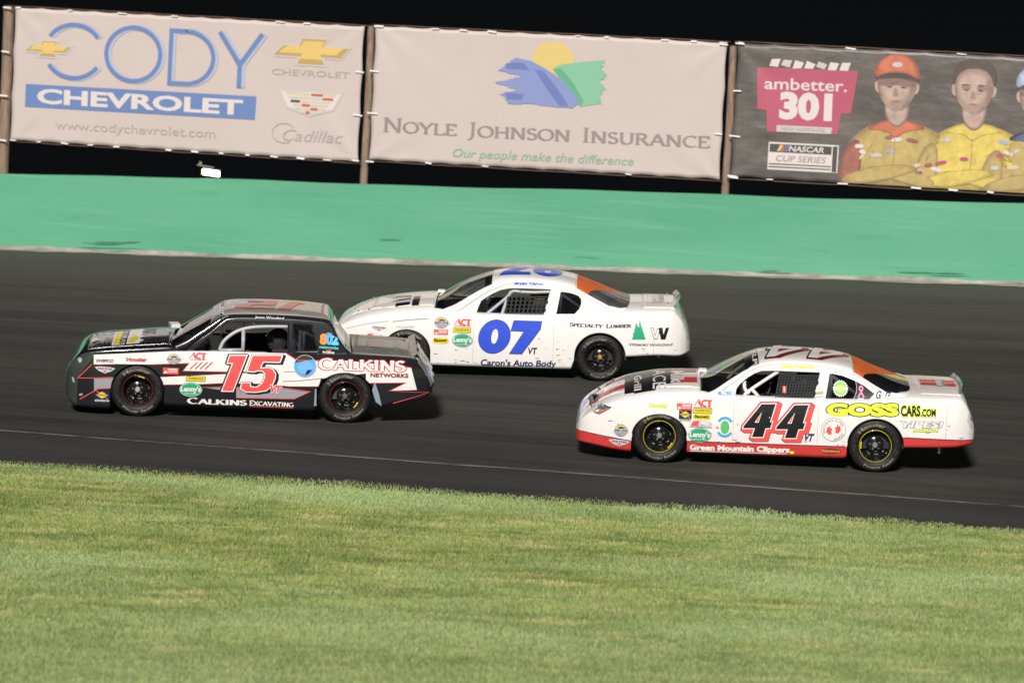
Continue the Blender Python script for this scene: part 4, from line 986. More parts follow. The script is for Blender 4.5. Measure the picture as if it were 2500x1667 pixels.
def driver(M, loc, suit, helmet, lab, accent=None):
    """seated figure: one skinned body, helmet as its own mesh"""
    x, y, z = loc      # head centre
    J = [(x + .05, y, .42), (x + .08, y, .60), (x + .07, y, z - .22), (x + .03, y, z - .11), (x, y, z - .02),
         (x + .06, y - .17, z - .24), (x - .16, y - .21, z - .36), (x - .36, y - .13, z - .22), (x - .42, y - .12, z - .18),
         (x + .06, y + .17, z - .24), (x - .16, y + .21, z - .36), (x - .36, y + .13, z - .22), (x - .42, y + .12, z - .18),
         (x + .02, y - .10, .42), (x - .40, y - .12, .52), (x - .72, y - .12, .34), (x + .02, y + .10, .42), (x - .40, y + .12, .52), (x - .72, y + .12, .34)]
    E = [(0, 1), (1, 2), (2, 3), (3, 4), (2, 5), (5, 6), (6, 7), (7, 8), (2, 9), (9, 10), (10, 11), (11, 12), (0, 13), (13, 14), (14, 15), (0, 16), (16, 17), (17, 18)]
    rad = [.14, .135, .15, .065, .08, .075, .048, .038, .042, .075, .048, .038, .042, .09, .07, .05, .09, .07, .05]
    e = link('driver', None); e.matrix_world = M; tag(e, lab, 'person', 'drivers seated in the cars')
    me = bpy.data.meshes.new('body'); me.from_pydata(J, E, []); me.materials.append(suit); o = link('body', me, e)
    sk = o.modifiers.new('skin', 'SKIN'); sv = me.skin_vertices[0].data
    for i, r_ in enumerate(rad): sv[i].radius = (r_, r_ * (1.0)); sv[i].use_root = (i == 0)
    sk.use_smooth_shade = True; sb = o.modifiers.new('sub', 'SUBSURF'); sb.levels = 1; sb.render_levels = 1
    b = MB(); n = 20; mm = 14; V = []; Fc = []
    for i in range(mm + 1):
        ph = math.pi * i / mm
        for k in range(n):
            th = 2 * math.pi * k / n; sx = .148 if math.cos(th) > 0 else .158; rr = math.sin(ph)
            V.append((x + sx * rr * math.cos(th), y + .128 * rr * math.sin(th), z + .145 * math.cos(ph) - (.02 if math.cos(ph) < -.5 else 0)))
    for i in range(mm):
        for k in range(n): Fc.append((i * n + k, i * n + (k + 1) % n, (i + 1) * n + (k + 1) % n, (i + 1) * n + k))
    b.add(V, Fc); h = b.obj('helmet', helmet, e, smooth=True)
    b = MB(); V = []; Fc = []
    for i in range(5):
        ph = R(72 + i * 9)
        for k in range(9): th = R(180 - 68 + k * 17); V.append((x + .163 * math.sin(ph) * math.cos(th), y + .134 * math.sin(ph) * math.sin(th), z + .145 * math.cos(ph) + .01))
    for i in range(4):
        for k in range(8): Fc.append((i * 9 + k, i * 9 + k + 1, (i + 1) * 9 + k + 1, (i + 1) * 9 + k))
    b.add(V, Fc); b.obj('visor', M_visor, h)
    if accent:
        b = MB(); b.tube([(x + .15 * math.cos(t), y + .131 * math.sin(t), z + .055) for t in [2 * math.pi * q / 20 for q in range(20)]], .016, 6, closed=True); b.obj('helmet_stripe', accent, h)
    return e
def netting(car, quad, yf, nx, nz, m):
    b = MB(); q = [Vector(p) for p in quad]   # tl, tr, br, bl
    def pt(s, t): a = q[0].lerp(q[1], s); c = q[3].lerp(q[2], s); p = a.lerp(c, t); return Vector((p.x, -yf(p.y) + .004, p.y))
    w = .019
    for i in range(nx + 1):
        s = i / nx; V = []; Fc = []
        for k in range(9): t = k / 8; p = pt(s, t); V += [p + Vector((-w / 2, .006 * math.sin(k * 2), 0)), p + Vector((w / 2, .006 * math.sin(k * 2), 0))]
        for k in range(8): Fc.append((2 * k, 2 * k + 1, 2 * k + 3, 2 * k + 2))
        b.add(V, Fc)
    for j in range(nz + 1):
        t = j / nz; V = []; Fc = []
        for k in range(13): s = k / 12; p = pt(s, t) + Vector((0, -.003, 0)); V += [p + Vector((0, 0, -w / 2)), p + Vector((0, 0, w / 2))]
        for k in range(12): Fc.append((2 * k, 2 * k + 1, 2 * k + 3, 2 * k + 2))
        b.add(V, Fc)
    return solid(b.obj('window_net', m, car), .003, 0)

# ---- small sponsor stickers, all given a box (x0, z0, x1, z1) on the side
def st_lenny(A, b):
    c = ((b[0] + b[2]) / 2, (b[1] + b[3]) / 2); rx = (b[2] - b[0]) / 2; rz = (b[3] - b[1]) / 2
    A.put(poly(ell(c, rx, rz)), 'green'); A.put(poly(ell(c, rx * .96, rz * .94)), 'lgrey'); A.put(poly(ell(c, rx * .90, rz * .86)), 'green')
    A.put(txt("Lenny's", (b[0] + rx * .14, c[1] - rz * .22), (b[2] - rx * .14, c[1] - rz * .22), rz * .64, .035), 'white')
    A.put(txt("SHOE & APPAREL", (c[0] - rx * .55, c[1] - rz * .62), (c[0] + rx * .55, c[1] - rz * .62), rz * .16, .01), 'white')
def st_act(A, b, c='lred'):
    x0, z0, x1, z1 = b; w = x1 - x0; h = z1 - z0
    A.put(stroke([(x0, z0 + .06 * h), (x0 + .26 * w, z1), (x0 + .42 * w, z0)], .045 * w), c); A.put(poly([(x0 + .20 * w, z0 + .55 * h), (x0 + .30 * w, z1), (x0 + .44 * w, z0 + .0 * h), (x0 + .36 * w, z0)]), c, False)
    A.put(stroke(arc(x0 + .60 * w, z0 + .5 * h, .17 * w, .40 * h, 60, 300, 12), .10 * w), c); A.put(poly([(x0 + .62 * w, z1), (x1, z1), (x1, z1 - .2 * h), (x0 + .62 * w, z1 - .2 * h)]), c, False); A.put(poly([(x0 + .78 * w, z1 - .2 * h), (x0 + .92 * w, z1 - .2 * h), (x0 + .92 * w, z0), (x0 + .78 * w, z0)]), c)
    A.put(poly([(x0 - .02 * w, z0 - .10 * h), (x1, z0 - .08 * h), (x1, z0 - .03 * h), (x0, z0 - .05 * h)]), c)
def st_thunder(A, b):
    x0, z0, x1, z1 = b; s = .12 * (z1 - z0); P_ = [(x0, z0), (x1 - s, z0 + .0), (x1, z0 + .3 * (z1 - z0)), (x1, z1), (x0 + s, z1), (x0, z1 - .3 * (z1 - z0))]
    A.put(poly(P_), 'black'); A.put(poly(grow(P_, -.006)), 'yellow'); A.put(txt('THUNDER ROAD', (x0 + .025, z0 + .35 * (z1 - z0)), (x1 - .025, z0 + .38 * (z1 - z0)), .34 * (z1 - z0), .02), 'black')
def st_bassett(A, b):
    x0, z0, x1, z1 = b; A.put(poly(rrect(x0, z0, x1, z1, (z1 - z0) * .48)), 'yellow'); A.put(txt('Bassett', (x0 + .02, z0 + .3 * (z1 - z0)), (x1 - .02, z0 + .34 * (z1 - z0)), .5 * (z1 - z0), .035, .1), 'black')
def st_redbox(A, b):
    x0, z0, x1, z1 = b; w = x1 - x0; h = z1 - z0; A.put(poly([(x0, z0), (x1, z0), (x1, z1), (x0, z1)]), 'lred')
    for k in (.30, .55, .74): A.put(poly([(x0 + .30 * w, z0 + k * h), (x1 - .08 * w, z0 + k * h), (x1 - .08 * w, z0 + (k + .10) * h), (x0 + .36 * w, z0 + (k + .10) * h)]), 'white', k == .30)
    A.put(poly([(x0 + .04 * w, z0 + .10 * h), (x0 + .30 * w, z0 + .2 * h), (x0 + .22 * w, z0 + .5 * h), (x0 + .08 * w, z0 + .35 * h)]), 'white', False)
def st_sunoco(A, b):
    x0, z0, x1, z1 = b; w = x1 - x0; h = z1 - z0; c = ((x0 + x1) / 2, z0 + .6 * h)
    A.put(poly([(x0, z0), (x1, z0), (x1, z1), (x0, z1)]), 'dblue'); A.put(poly([(x0, z0), (x1, z0), (x1, z0 + .16 * h), (x0, z0 + .16 * h)]), 'white'); A.put(txt('RACE FUELS', (x0 + .01, z0 + .03 * h), (x1 - .01, z0 + .03 * h), .11 * h, .03), 'dblue')
    A.put(stroke([(x0 + .1 * w, z1 - .03 * h), (x1 - .1 * w, z0 + .25 * h)], .09 * h), 'lred'); A.put(poly([(x0 + .05 * w, c[1]), (c[0], c[1] + .32 * h), (x1 - .05 * w, c[1]), (c[0], c[1] - .32 * h)]), 'yellow'); A.put(txt('SUNOCO', (x0 + .14 * w, c[1] - .07 * h), (x1 - .14 * w, c[1] - .07 * h), .17 * h, .03), 'dblue')
def st_fast(A, b):
    x0, z0, x1, z1 = b; w = x1 - x0; h = z1 - z0; c = ((x0 + x1) / 2, (z0 + z1) / 2)
    A.put(poly(ell(c, w * .40, h * .5)), 'black'); A.put(poly(ell(c, w * .37, h * .46)), 'lgrey'); A.put(poly(arc(c[0], c[1], w * .33, h * .40, 0, 180, 14)), 'yellow'); A.put(poly(arc(c[0] + .02 * w, c[1], w * .27, h * .33, 0, 180, 14)), 'brown'); A.put(poly(arc(c[0], c[1] - .02 * h, w * .31, h * .36, 180, 360, 14)), 'grey')
    A.put(poly([(x0, c[1] - .04 * h), (x1, c[1] - .14 * h), (x1 - .02 * w, c[1] + .16 * h), (x0 + .12 * w, c[1] + .14 * h)]), 'lgrey'); A.put(txt('FAST ONE', (x0 + .1 * w, c[1] - .06 * h), (x1 - .06 * w, c[1] - .06 * h), .15 * h, .04, .2), 'black')
def st_five(A, b):
    x0, z0, x1, z1 = b; w = x1 - x0; h = z1 - z0; P_ = [(x0, z1 - .15 * h), (x0 + .25 * w, z1 - .05 * h), (x1 - .25 * w, z1 - .1 * h), (x1, z1 - .25 * h), (x1 - .2 * w, z0 + .35 * h), (x0 + .62 * w, z0 + .18 * h), (x0 + .5 * w, z0), (x0 + .38 * w, z0 + .18 * h), (x0 + .2 * w, z0 + .35 * h)]
    A.put(poly(P_), 'lgrey'); A.put(txt('FIVE STAR', (x0 + .16 * w, z0 + .52 * h), (x1 - .14 * w, z0 + .5 * h), .26 * h, .03, .2), 'dblue')
    A.put(poly([(x0 + .5 * w + .11 * w * math.cos(R(90 + 36 * k)) * (1 if k % 2 == 0 else .42), z0 + .28 * h + .26 * h * math.sin(R(90 + 36 * k)) * (1 if k % 2 == 0 else .42)) for k in range(10)]), 'lred')
def st_smallred(A, b):
    x0, z0, x1, z1 = b; w = x1 - x0; h = z1 - z0; A.put(poly([(x0, z0 + .1 * h), (x0 + .12 * w, z1 - .1 * h), (x0 + .40 * w, z1), (x0 + .36 * w, z0 + .1 * h)]), 'lred'); A.put(poly([(x0 + .40 * w, z1), (x1 - .1 * w, z1 - .1 * h), (x1, z0 + .6 * h), (x1 - .04 * w, z0), (x0 + .36 * w, z0 + .05 * h)]), 'lgrey'); A.put(txt('BRD', (x0 + .5 * w, z0 + .4 * h), (x1 - .15 * w, z0 + .4 * h), .4 * h, .03, .2), 'white'); A.put(stroke([(x0 - .01, z0), (x1, z0 - .004)], .006), 'grey')
def deco(car, S, name, fn, *a, **k):
    A = Art(); fn(A, *a); return A.lay_on(name, S, D, car, **k)
def box4(k, x0, y0, x1, y1):
    a = Q(k, (x0, y1), (x1, y0)); return (a[0][0], a[0][1], a[1][0], a[1][1])
M_spoil_rivet = M_steel
def spoiler(car, x, z, h, lean, hwid, m, rivets=True):
    b = MB(); n = 14; V = []; Fc = []
    for i in range(n + 1):
        y = -hwid + 2 * hwid * i / n; bow = -.05 * (y / hwid) ** 2; V += [(x + bow, y, z), (x + bow + lean, y, z + h * (1 - .12 * (y / hwid) ** 4))]
    for i in range(n): Fc.append((2 * i, 2 * i + 2, 2 * i + 3, 2 * i + 1))
    b.add(V, Fc); solid(b.obj('spoiler', m, car), .006, 0)
    if rivets:
        b = MB()
        for i in range(26):
            y = -hwid + 2 * hwid * (i + .5) / 26; bow = -.05 * (y / hwid) ** 2
            b.box((x + bow - .008, y, z + .012), (.012, .014, .014))
        b.obj('spoiler_bolts', M_steel, car)['kind'] = 'stuff'
def dirt(car, S, seed, m):
    rr = random.Random(seed); A = Art()
    for k in range(46):
        x = rr.choice((rr.uniform(-.98, -.3), rr.uniform(.4, .95), rr.uniform(1.75, 2.45), rr.uniform(-2.2, -1.75))); z = rr.uniform(.20, .34) + (.16 if x > 1.7 else 0) + rr.random() ** 3 * .3; l = rr.uniform(.008, .05)
        A.put(poly([(x - l, z), (x, z - rr.uniform(.001, .005)), (x + l, z + rr.uniform(-.006, .006)), (x, z + rr.uniform(.001, .006))]), 'dirt', False)
    A.lay_on('dirt_flecks', S, {'dirt': m}, car, base=.009)['kind'] = 'stuff'
def small_cyl(car, name, p, r, l, m, ax='z'):
    b = MB(); q = Vector((0, 0, l)) if ax == 'z' else Vector((l, 0, 0)); b.tube([Vector(p), Vector(p) + q], r, 8); return b.obj(name, m, car)

# ---------------------------------------------------------------- car 44 (white and red)
def car44():
    car = link('race_car', None)
    P = dict(x0=-2.385, x1=2.555, n=2.6, tuck=.035, lean=.03, zm=.58, gn=2.6, mats=[M_white, M_red, M_black], capm=(1, 0), cabm=0, seal='w', pillar=.045,
        hw=table((-2.385, .56), (-2.36, .66), (-2.30, .75), (-2.15, .84), (-1.9, .915), (-1.4, .95), (0, .945), (1.4, .95), (2.0, .935), (2.3, .90), (2.45, .84), (2.53, .76), (2.555, .70)),
        zb=table((-2.385, .20), (-2.2, .185), (-1.69, .13), (-1.0, .15), (.96, .165), (1.0, .30), (1.67, .335), (2.3, .36), (2.555, .40)),
        zs=table((-2.385, .34), (-2.33, .44), (-2.25, .52), (-2.1, .60), (-1.9, .675), (-1.6, .755), (-1.38, .79), (-.7, .84), (0, .86), (.6, .868), (1.3, .885), (1.75, .90), (2.3, .905), (2.40, .87), (2.47, .77), (2.52, .66), (2.555, .54)),
        zc=table((-2.385, .38), (-2.34, .50), (-2.26, .58), (-2.15, .66), (-2.05, .735), (-1.83, .84), (-1.60, .90), (-1.38, .945), (-1.13, .965), (-.86, .975), (-.70, .93), (0, .905), (1.2, .93), (1.5, .985), (1.74, 1.005), (2.36, 1.005), (2.42, .95), (2.48, .82), (2.53, .70), (2.555, .58)),
        arches=[(-1.345, .345, .285, .335), (1.325, .352, .345, .335)],
        gb=(.885, .84), gt=(.60, 1.27), gx=(-.86, 1.86),
        zt=table((-.86, .955), (-.78, .985), (-.58, 1.10), (-.39, 1.20), (-.2, 1.275), (-.05, 1.31), (.15, 1.335), (.40, 1.338), (.75, 1.318), (1.03, 1.27), (1.34, 1.15), (1.65, 1.04), (1.86, .985)),
        ze=table((-.86, .80), (-.71, .845), (-.51, .985), (-.34, 1.10), (-.16, 1.205), (.05, 1.25), (.30, 1.262), (.6, 1.255), (.85, 1.225), (1.03, 1.165), (1.25, 1.035), (1.49, .935), (1.68, .90), (1.86, .865)),
        hood=[(-2.12, .0), (-2.12, .50), (-1.6, .66), (-.87, .72), (-.87, .0)], deck=[(1.74, 0), (1.74, .72), (2.36, .70), (2.36, 0)], cab=[(-.84, -.1), (-.84, .80), (1.55, .80), (1.60, -.1)],
        xh=-.15, xr=1.03, band=.17)
    P['hood'] = [(-2.12, -.1), (-2.12, .50), (-1.6, .66), (-.87, .72), (-.87, -.1)]; P['deck'] = [(1.86, -.1), (1.86, .70), (2.36, .70), (2.36, -.1)]; P['cab'] = [(-.86, -.1), (-.86, .82), (1.55, .82), (1.70, -.1)]
    P['fn'] = make_funcs(P); yside, ztop, Sside, Stop, yg, zg, Sgs, Sgt = P['fn']
    P['win'] = Q('44ng', (812, 655), (830, 550), (870, 500), (960, 432), (1050, 385), (1130, 362), (1250, 360), (1805, 382), (1785, 450), (1705, 692))
    P['qwin'] = Q('44bg', (605, 322), (540, 610), (1000, 612), (1090, 530), (990, 455), (885, 400), (750, 350))
    P['rw'] = [(1.03, -.66), (1.03, .66), (1.25, .75), (1.42, .81), (1.56, .80), (1.70, .66), (1.79, .40), (1.82, 0), (1.79, -.40), (1.70, -.66), (1.56, -.80), (1.42, -.81), (1.25, -.75)]
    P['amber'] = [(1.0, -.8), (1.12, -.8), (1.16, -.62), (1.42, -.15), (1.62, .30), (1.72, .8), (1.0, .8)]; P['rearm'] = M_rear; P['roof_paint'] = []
    stripe = [(-2.25, 0), (-2.25, .16), (-1.6, .20), (-.87, .22), (-.87, 0)]
    P['cage_far'] = [[Q('44ng', (760, 650)), Q('44ng', (900, 520)), Q('44ng', (1180, 380)), Q('44ng', (1750, 380))], [Q('44ng', (1000, 560)), Q('44ng', (1100, 660))]]
    build_body(car, P, [([(-2.6, 0), (-2.6, .35), (-2.34, .335), (-1.69, .265), (-1.6, .255), (-1.6, 0)], 1), ([(-1.1, 0), (-1.1, .295), (1.05, .315), (1.05, 0)], 1), ([(1.6, 0), (1.6, .465), (2.2, .455), (2.7, .445), (2.7, 0)], 1)], [])
    build_cabin(car, P); interior(car, P, M_tube_w, M_liner)
    M = frame(car, 'race_car', 'white and red race car with black 44, nearest the grass', [3.25318, 48.54416, .17805], [.99962, -.02526, .01077], [.02449, .99751, .06618], [-.01242, -.06589, .99775])
    hub = mat('grey_hub', (.35, .35, .36), .3, metal=.6)
    wheel(car, -1.345, -.80, .333, D['yellow'], hub, -52); wheel(car, 1.325, -.80, .333, D['yellow'], hub, 165); wheel(car, -1.345, .80, .333, 'none', hub, side=1); wheel(car, 1.325, .80, .333, 'none', hub, side=1)
    yn = lambda z: -(yg(z) - .07)
    tubes(car, yn, [[Q('44ng', (910, 668)), Q('44ng', (955, 600)), Q('44ng', (1150, 480)), Q('44ng', (1340, 375))], [Q('44ng', (1340, 375)), Q('44ng', (1560, 372)), Q('44ng', (1800, 388))], [Q('44ng', (930, 480)), Q('44ng', (935, 560)), Q('44ng', (985, 610))], [Q('44ng', (1010, 560)), Q('44ng', (1120, 672))]], M_tube_w, .023)
    tubes(car, -.62, [[Q('44ng', (1918, 690)), Q('44ng', (1935, 410))], [Q('44ng', (1935, 430)), Q('44ng', (2220, 640))]], M_tube_w, .022)
    netting(car, [Q('44ng', (1335, 415)), Q('44ng', (1798, 415)), Q('44ng', (1705, 700)), Q('44ng', (1270, 700))], yg, 13, 10, M_net)
    A = Art(); a, b_ = Q('44ng', (1368, 592)), Q('44ng', (1418, 520)); A.put(poly(rrect(a[0] - .005, a[1], b_[0] - .01, b_[1], .008)), 'lred'); A.put(stroke([(a[0] + .018, a[1] + .015), (a[0] + .014, b_[1] - .015)], .008), 'white'); A.lay_on('net_latch_tag', Sgs, D, car, base=.004)
    # quarter window black rear corner
    A = Art(); A.put(poly(Q('44bg', (885, 405), (990, 455), (1090, 530), (1000, 612), (830, 612), (870, 560), (890, 490))), 'black'); A.put(stroke(Q('44bg', (885, 405), (895, 450), (890, 510), (865, 565), (830, 608)), .008), 'grey')
    r = Q('44bg', (940, 490)); A.put(stroke([(r[0] - .035, r[1] - .09), (r[0] + .02, r[1] + .01), (r[0] + .018, r[1] + .03), (r[0], r[1] + .042), (r[0] - .018, r[1] + .03), (r[0] - .02, r[1] + .01), (r[0] + .04, r[1] - .085)], .017), 'pink'); A.put(stroke([(r[0] - .035, r[1] - .102), (r[0] + .035, r[1] - .098)], .012), 'white')
    A.lay_on('window_corner_panel', lambda x, z, o: Sgs(x, z, o - .012), D, car, base=.004)
    c = Q('44bg', (718, 475)); A = Art(); st = [(c[0] + (.098 if k % 2 else .082) * math.cos(R(k * 9)), c[1] + (.098 if k % 2 else .082) * math.sin(R(k * 9))) for k in range(40)]
    A.put(poly(st), 'white'); A.put(poly(ell(c, .078, .078)), mat('leaf_green', (.18, .60, .10), .4)); A.put(poly(ell(c, .045, .045)), 'lime'); A.put(txt('POWERCOM', (c[0] - .088, c[1] - .014), (c[0] + .088, c[1] - .010), .030, .05, out=.04), 'grey'); A.put(txt('POWERCOM', (c[0] - .088, c[1] - .014), (c[0] + .088, c[1] - .010), .030, .03), 'white')
    A.lay_on('round_window_sticker', lambda x, z, o: Sgs(x, z, o - .006), D, car)
    # number 44
    four = [(1125, 738), (1288, 735), (1222, 940), (1248, 940), (1225, 1010), (1172, 1010), (1142, 1112), (1015, 1112), (1050, 1010), (915, 1010), (920, 985)]; hole = [(1132, 822), (1092, 945), (1045, 945)]
    for sh in ((0, 0), (378, 12)):
        F4 = Q('44n', *[(x + sh[0], y + sh[1]) for x, y in four]); H4 = Q('44n', *[(x + sh[0], y + sh[1]) for x, y in hole]); A = Art()
        for k in range(6): A.put(poly([(x + .009 * k, z - .006 * k) for x, z in grow(F4, .031)]), 'dblue')
        for k in range(6): A.put(poly([(x + .009 * k, z - .006 * k) for x, z in grow(F4, .027)]), 'lred')
        A.put(poly(grow(F4, .012)), 'white'); A.put(poly(F4), 'black'); A.put(poly(grow(H4, .0)), 'white'); A.put(poly(grow(H4, -.010)), 'lred')
        A.lay_on('number_decal', Sside, D, car, base=.002, step=.0006)
    A = Art(); a = Q('44n', (1600, 1155), (1730, 1160)); A.put(txt('VT', a[0], a[1], .085, .05, .25), 'dblue'); A.lay_on('state_decal', Sside, D, car)
    # GOSS CARS.COM
    A = Art(); g = Q('44b', (565, 768), (1352, 770)); A.put(txt('GOSS', g[0], g[1], .132, .075, .0, out=.035), 'black'); A.put(txt('GOSS', g[0], g[1], .132, .062), 'lime')
    g = Q('44b', (1372, 775), (1585, 778), (1590, 780), (1752, 782)); A.put(txt('CARS', g[0], g[1], .118, .05, out=.06), 'lime'); A.put(txt('CARS', g[0], g[1], .118, .04), 'black'); A.put(txt('.COM', g[2], g[3], .082, .05, out=.08), 'lime'); A.put(txt('.COM', g[2], g[3], .082, .04), 'black'); A.lay_on('sponsor_lettering', Sside, D, car)
    A = Art(); c = Q('44b', (644, 925)); A.put(poly(ell(c, .150, .148)), 'black'); A.put(poly(ell(c, .146, .144)), 'white')
    for sx in (-1, 1):
        lf = [(0, .06), (.02, .03), (.045, .035), (.04, .005), (.055, -.01), (.03, -.03), (.02, -.055), (-.01, -.045), (-.03, -.05), (-.02, -.01), (-.035, .02), (-.01, .02)]
        A.put(poly([(c[0] + sx * .045 + x * .9 * sx, c[1] + (.012 if sx > 0 else -.01) + z * 1.1) for x, z in lf]), 'lred')
    A.lay_on('maple_decal', Sside, D, car)
    A = Art(); A.put(arc_text('BROWNS RIVER', .108, .024, R(112), R(178), bold=.01), 'grey'); A.put(arc_text('MAPLE', .106, .026, R(-52), R(66), True, bold=.01), 'grey')
    A.lay_on('maple_ring_lettering', lambda an, rr, o: Sside(c[0] + rr * math.cos(an), c[1] + rr * math.sin(an), o + .006), D, car, grid=.2)
    A = Art(); a = Q('44b', (1352, 898), (1835, 905)); A.put(txt('YIPES!', a[0], a[1], .068, .05, .35, out=.05), 'grey'); A.put(txt('YIPES!', a[0], a[1], .068, .02, .35), 'white'); a = Q('44b', (1510, 948), (1780, 950)); A.put(txt('NORTH', a[0], a[1], .036, .05, .3, out=.05), 'grey'); A.put(txt('NORTH', a[0], a[1], .036, .04, .3), 'lime'); A.lay_on('sponsor_lettering', Sside, D, car)
    A = Art(); a = Q('44bg', (1092, 578), (1265, 578)); A.put(txt('G', a[0], (a[0][0] + .075, a[0][1]), .095, .045, .15), 'dblue'); A.put(txt('&', (a[0][0] + .085, a[0][1]), (a[0][0] + .115, a[0][1]), .035, .0), 'grey'); A.put(txt('P', (a[0][0] + .12, a[0][1] + .004), (a[1][0] - .005, a[0][1] + .004), .088, .045, .15), 'dblue'); A.lay_on('initials_decal', Sgs, D, car)
    A = Art(); a = Q('44a', (1355, 1200), (2300, 1245)); b4 = Q('44b', (165, 1180)); A.put(txt('Green Mountain Clippers', (a[0][0], a[0][1] + .010), (b4[0], b4[1] + .004), .064, .05), 'white'); A.put(stroke([(a[0][0], a[0][1] - .006), (b4[0] - .03, b4[1] - .016)], .008), 'white')
    A.put(poly(ell((b4[0] + .03, b4[1] + .004), .03, .02, 7)), 'lime'); A.lay_on('sponsor_lettering', Sside, D, car)
    A = Art(); c2 = Q('44b', (612, 1160)); A.put(poly(ell(c2, .13, .034)), 'brown'); A.put(txt('Hometown', (c2[0] - .115, c2[1] - .015), (c2[0] + .115, c2[1] - .015), .034, .04), 'orange'); A.lay_on('oval_sticker', Sside, D, car)
    for nm, fn, bx in (('tire_brand_sticker', None, (900, 655, 1115, 715)), ('red_sticker', st_redbox, (1210, 670, 1385, 735)), ('series_sticker', st_act, (1405, 630, 1610, 700)), ('track_sticker', st_thunder, (1390, 725, 1610, 775)), ('fuel_sticker', st_sunoco, (1232, 745, 1380, 860)), ('wheel_brand_sticker', st_bassett, (1390, 790, 1595, 845)), ('parts_sticker', st_smallred, (1362, 865, 1612, 925)), ('oval_sticker', st_lenny, (1335, 945, 1605, 1105)), ('round_sticker', st_fast, (490, 910, 670, 1040)), ('wing_sticker', st_five, (435, 1080, 685, 1155))):
        if fn: deco(car, Sside, nm, fn, box4('44a', *bx))
        else:
            A = Art(); b5 = box4('44a', *bx); A.put(txt('Hoosier', (b5[0], b5[1] + .015), (b5[2], b5[1] + .012), .045, .05, out=.03), 'grey'); A.put(txt('Hoosier', (b5[0], b5[1] + .015), (b5[2], b5[1] + .012), .045, .04), 'lime'); A.lay_on(nm, Sside, D, car)
    A = Art(); c3 = Q('44a', (1752, 932)); A.put(stroke(arc(c3[0], c3[1], .098, .115, 35, 145, 14), .032), 'sky'); A.put(stroke(arc(c3[0], c3[1], .098, .115, 215, 325, 14), .032), 'sky'); A.put(poly(ell(c3, .055, .082)), mat('plain_green_blob', (.10, .50, .16), .4)); A.put(txt('802', (c3[0] - .11, c3[1] - .02), (c3[0] - .075, c3[1] - .02), .02, .03), 'lred')
    A.lay_on('round_blue_ring_sticker', Sside, D, car)
    A = Art(); b6 = Q('44a', (1675, 592), (1840, 545)); A.put(poly([(b6[0][0], b6[0][1]), (b6[1][0] - .02, b6[0][1]), (b6[1][0], b6[1][1]), (b6[0][0], b6[1][1] - .012)]), 'sky'); A.put(txt('Performance', (b6[0][0] + .01, b6[0][1] + .012), (b6[1][0] - .02, b6[0][1] + .012), .022, .02), 'dblue'); A.put(txt('BUILT BY', (b6[0][0] + .05, b6[1][1] + .022), (b6[1][0] - .02, b6[1][1] + .024), .014, .0), 'grey'); A.lay_on('pillar_sticker', Sgs, D, car)
    A = Art(); b7 = Q('44bg', (430, 572), (525, 562)); A.put(txt('EDWARDS', b7[0], b7[1], .022, .03), 'dblue'); b7 = Q('44bg', (447, 530), (532, 526)); A.put(poly([b7[0], b7[1], (b7[1][0], b7[1][1] + .03), (b7[0][0] + .01, b7[0][1] + .03)]), 'gold'); A.lay_on('pillar_sticker', Sgs, D, car)
    A = Art(); a = Q('44ng', (1345, 330), (1735, 342)); A.put(txt('Justin Prescott', (a[0][0], a[0][1]), a[1], .034, .03, .3, out=.02), 'lime'); A.lay_on('name_decal', Sgs, D, car, base=.006)
    A = Art(); a = Q('44ng', (1468, 382), (1600, 384)); A.put(poly([(a[0][0], a[0][1] - .004), (a[1][0], a[1][1] - .004), (a[1][0], a[1][1] + .018), (a[0][0], a[0][1] + .018)]), 'lred'); A.put(txt('SPARCO', (a[0][0] + .01, a[0][1]), (a[1][0] - .01, a[0][1]), .012, .02), 'white'); A.lay_on('bar_padding_label', lambda x, z, o: Vector((x, -(yg(z) - .04) - o, z)), D, car)
    # headlight decal
    hl = Q('44a', (190, 742), (240, 695), (300, 688), (400, 700), (478, 712), (450, 735), (335, 802), (270, 785)); A = Art(); A.put(poly(hl), 'black'); A.put(poly(grow(hl, -.008)), mat('lamp_lens_print', (.10, .12, .15), .08, coat=1))
    A.put(poly(Q('44a', (230, 735), (290, 705), (400, 712), (340, 745), (270, 765))), mat('lamp_reflector_print', (.35, .38, .42), .15, metal=.6)); A.put(poly(Q('44a', (330, 795), (440, 735), (455, 722), (400, 740), (300, 775))), mat('lamp_amber_print', (.55, .16, .10), .3)); A.lay_on('headlight', Sside, D, car, grid=.04)
    # hood art
    A = Art(); [A.put(poly([(-2.24, q_ * .20), (-2.24, q_ * .40), (-1.6, q_ * .50), (-.90, q_ * .52), (-.90, q_ * .20)]), 'red' if q_ < 0 else 'dred', q_ < 0) for q_ in (-1, 1)]
    A.put(poly([(-1.80, -.74), (-1.68, -.76), (-1.68, -.80), (-1.42, -.80), (-1.40, -.62), (-1.22, -.56), (-1.16, -.30), (-1.22, .62), (-1.80, .60)]), 'black')
    A.put(txt('Grill', (-1.68, .2), (-1.68, -.72), .085, .02), 'white'); A.put(txt('ACE', (-1.45, .40), (-1.45, -.76), .16, .005), 'white'); A.put(txt('Milk', (-1.22, .25), (-1.22, -.58), .15, .04), 'white')
    A.lay_on('hood_graphics', lambda x, y, o: Stop(x, y, o + .004), D, car, grid=.06)
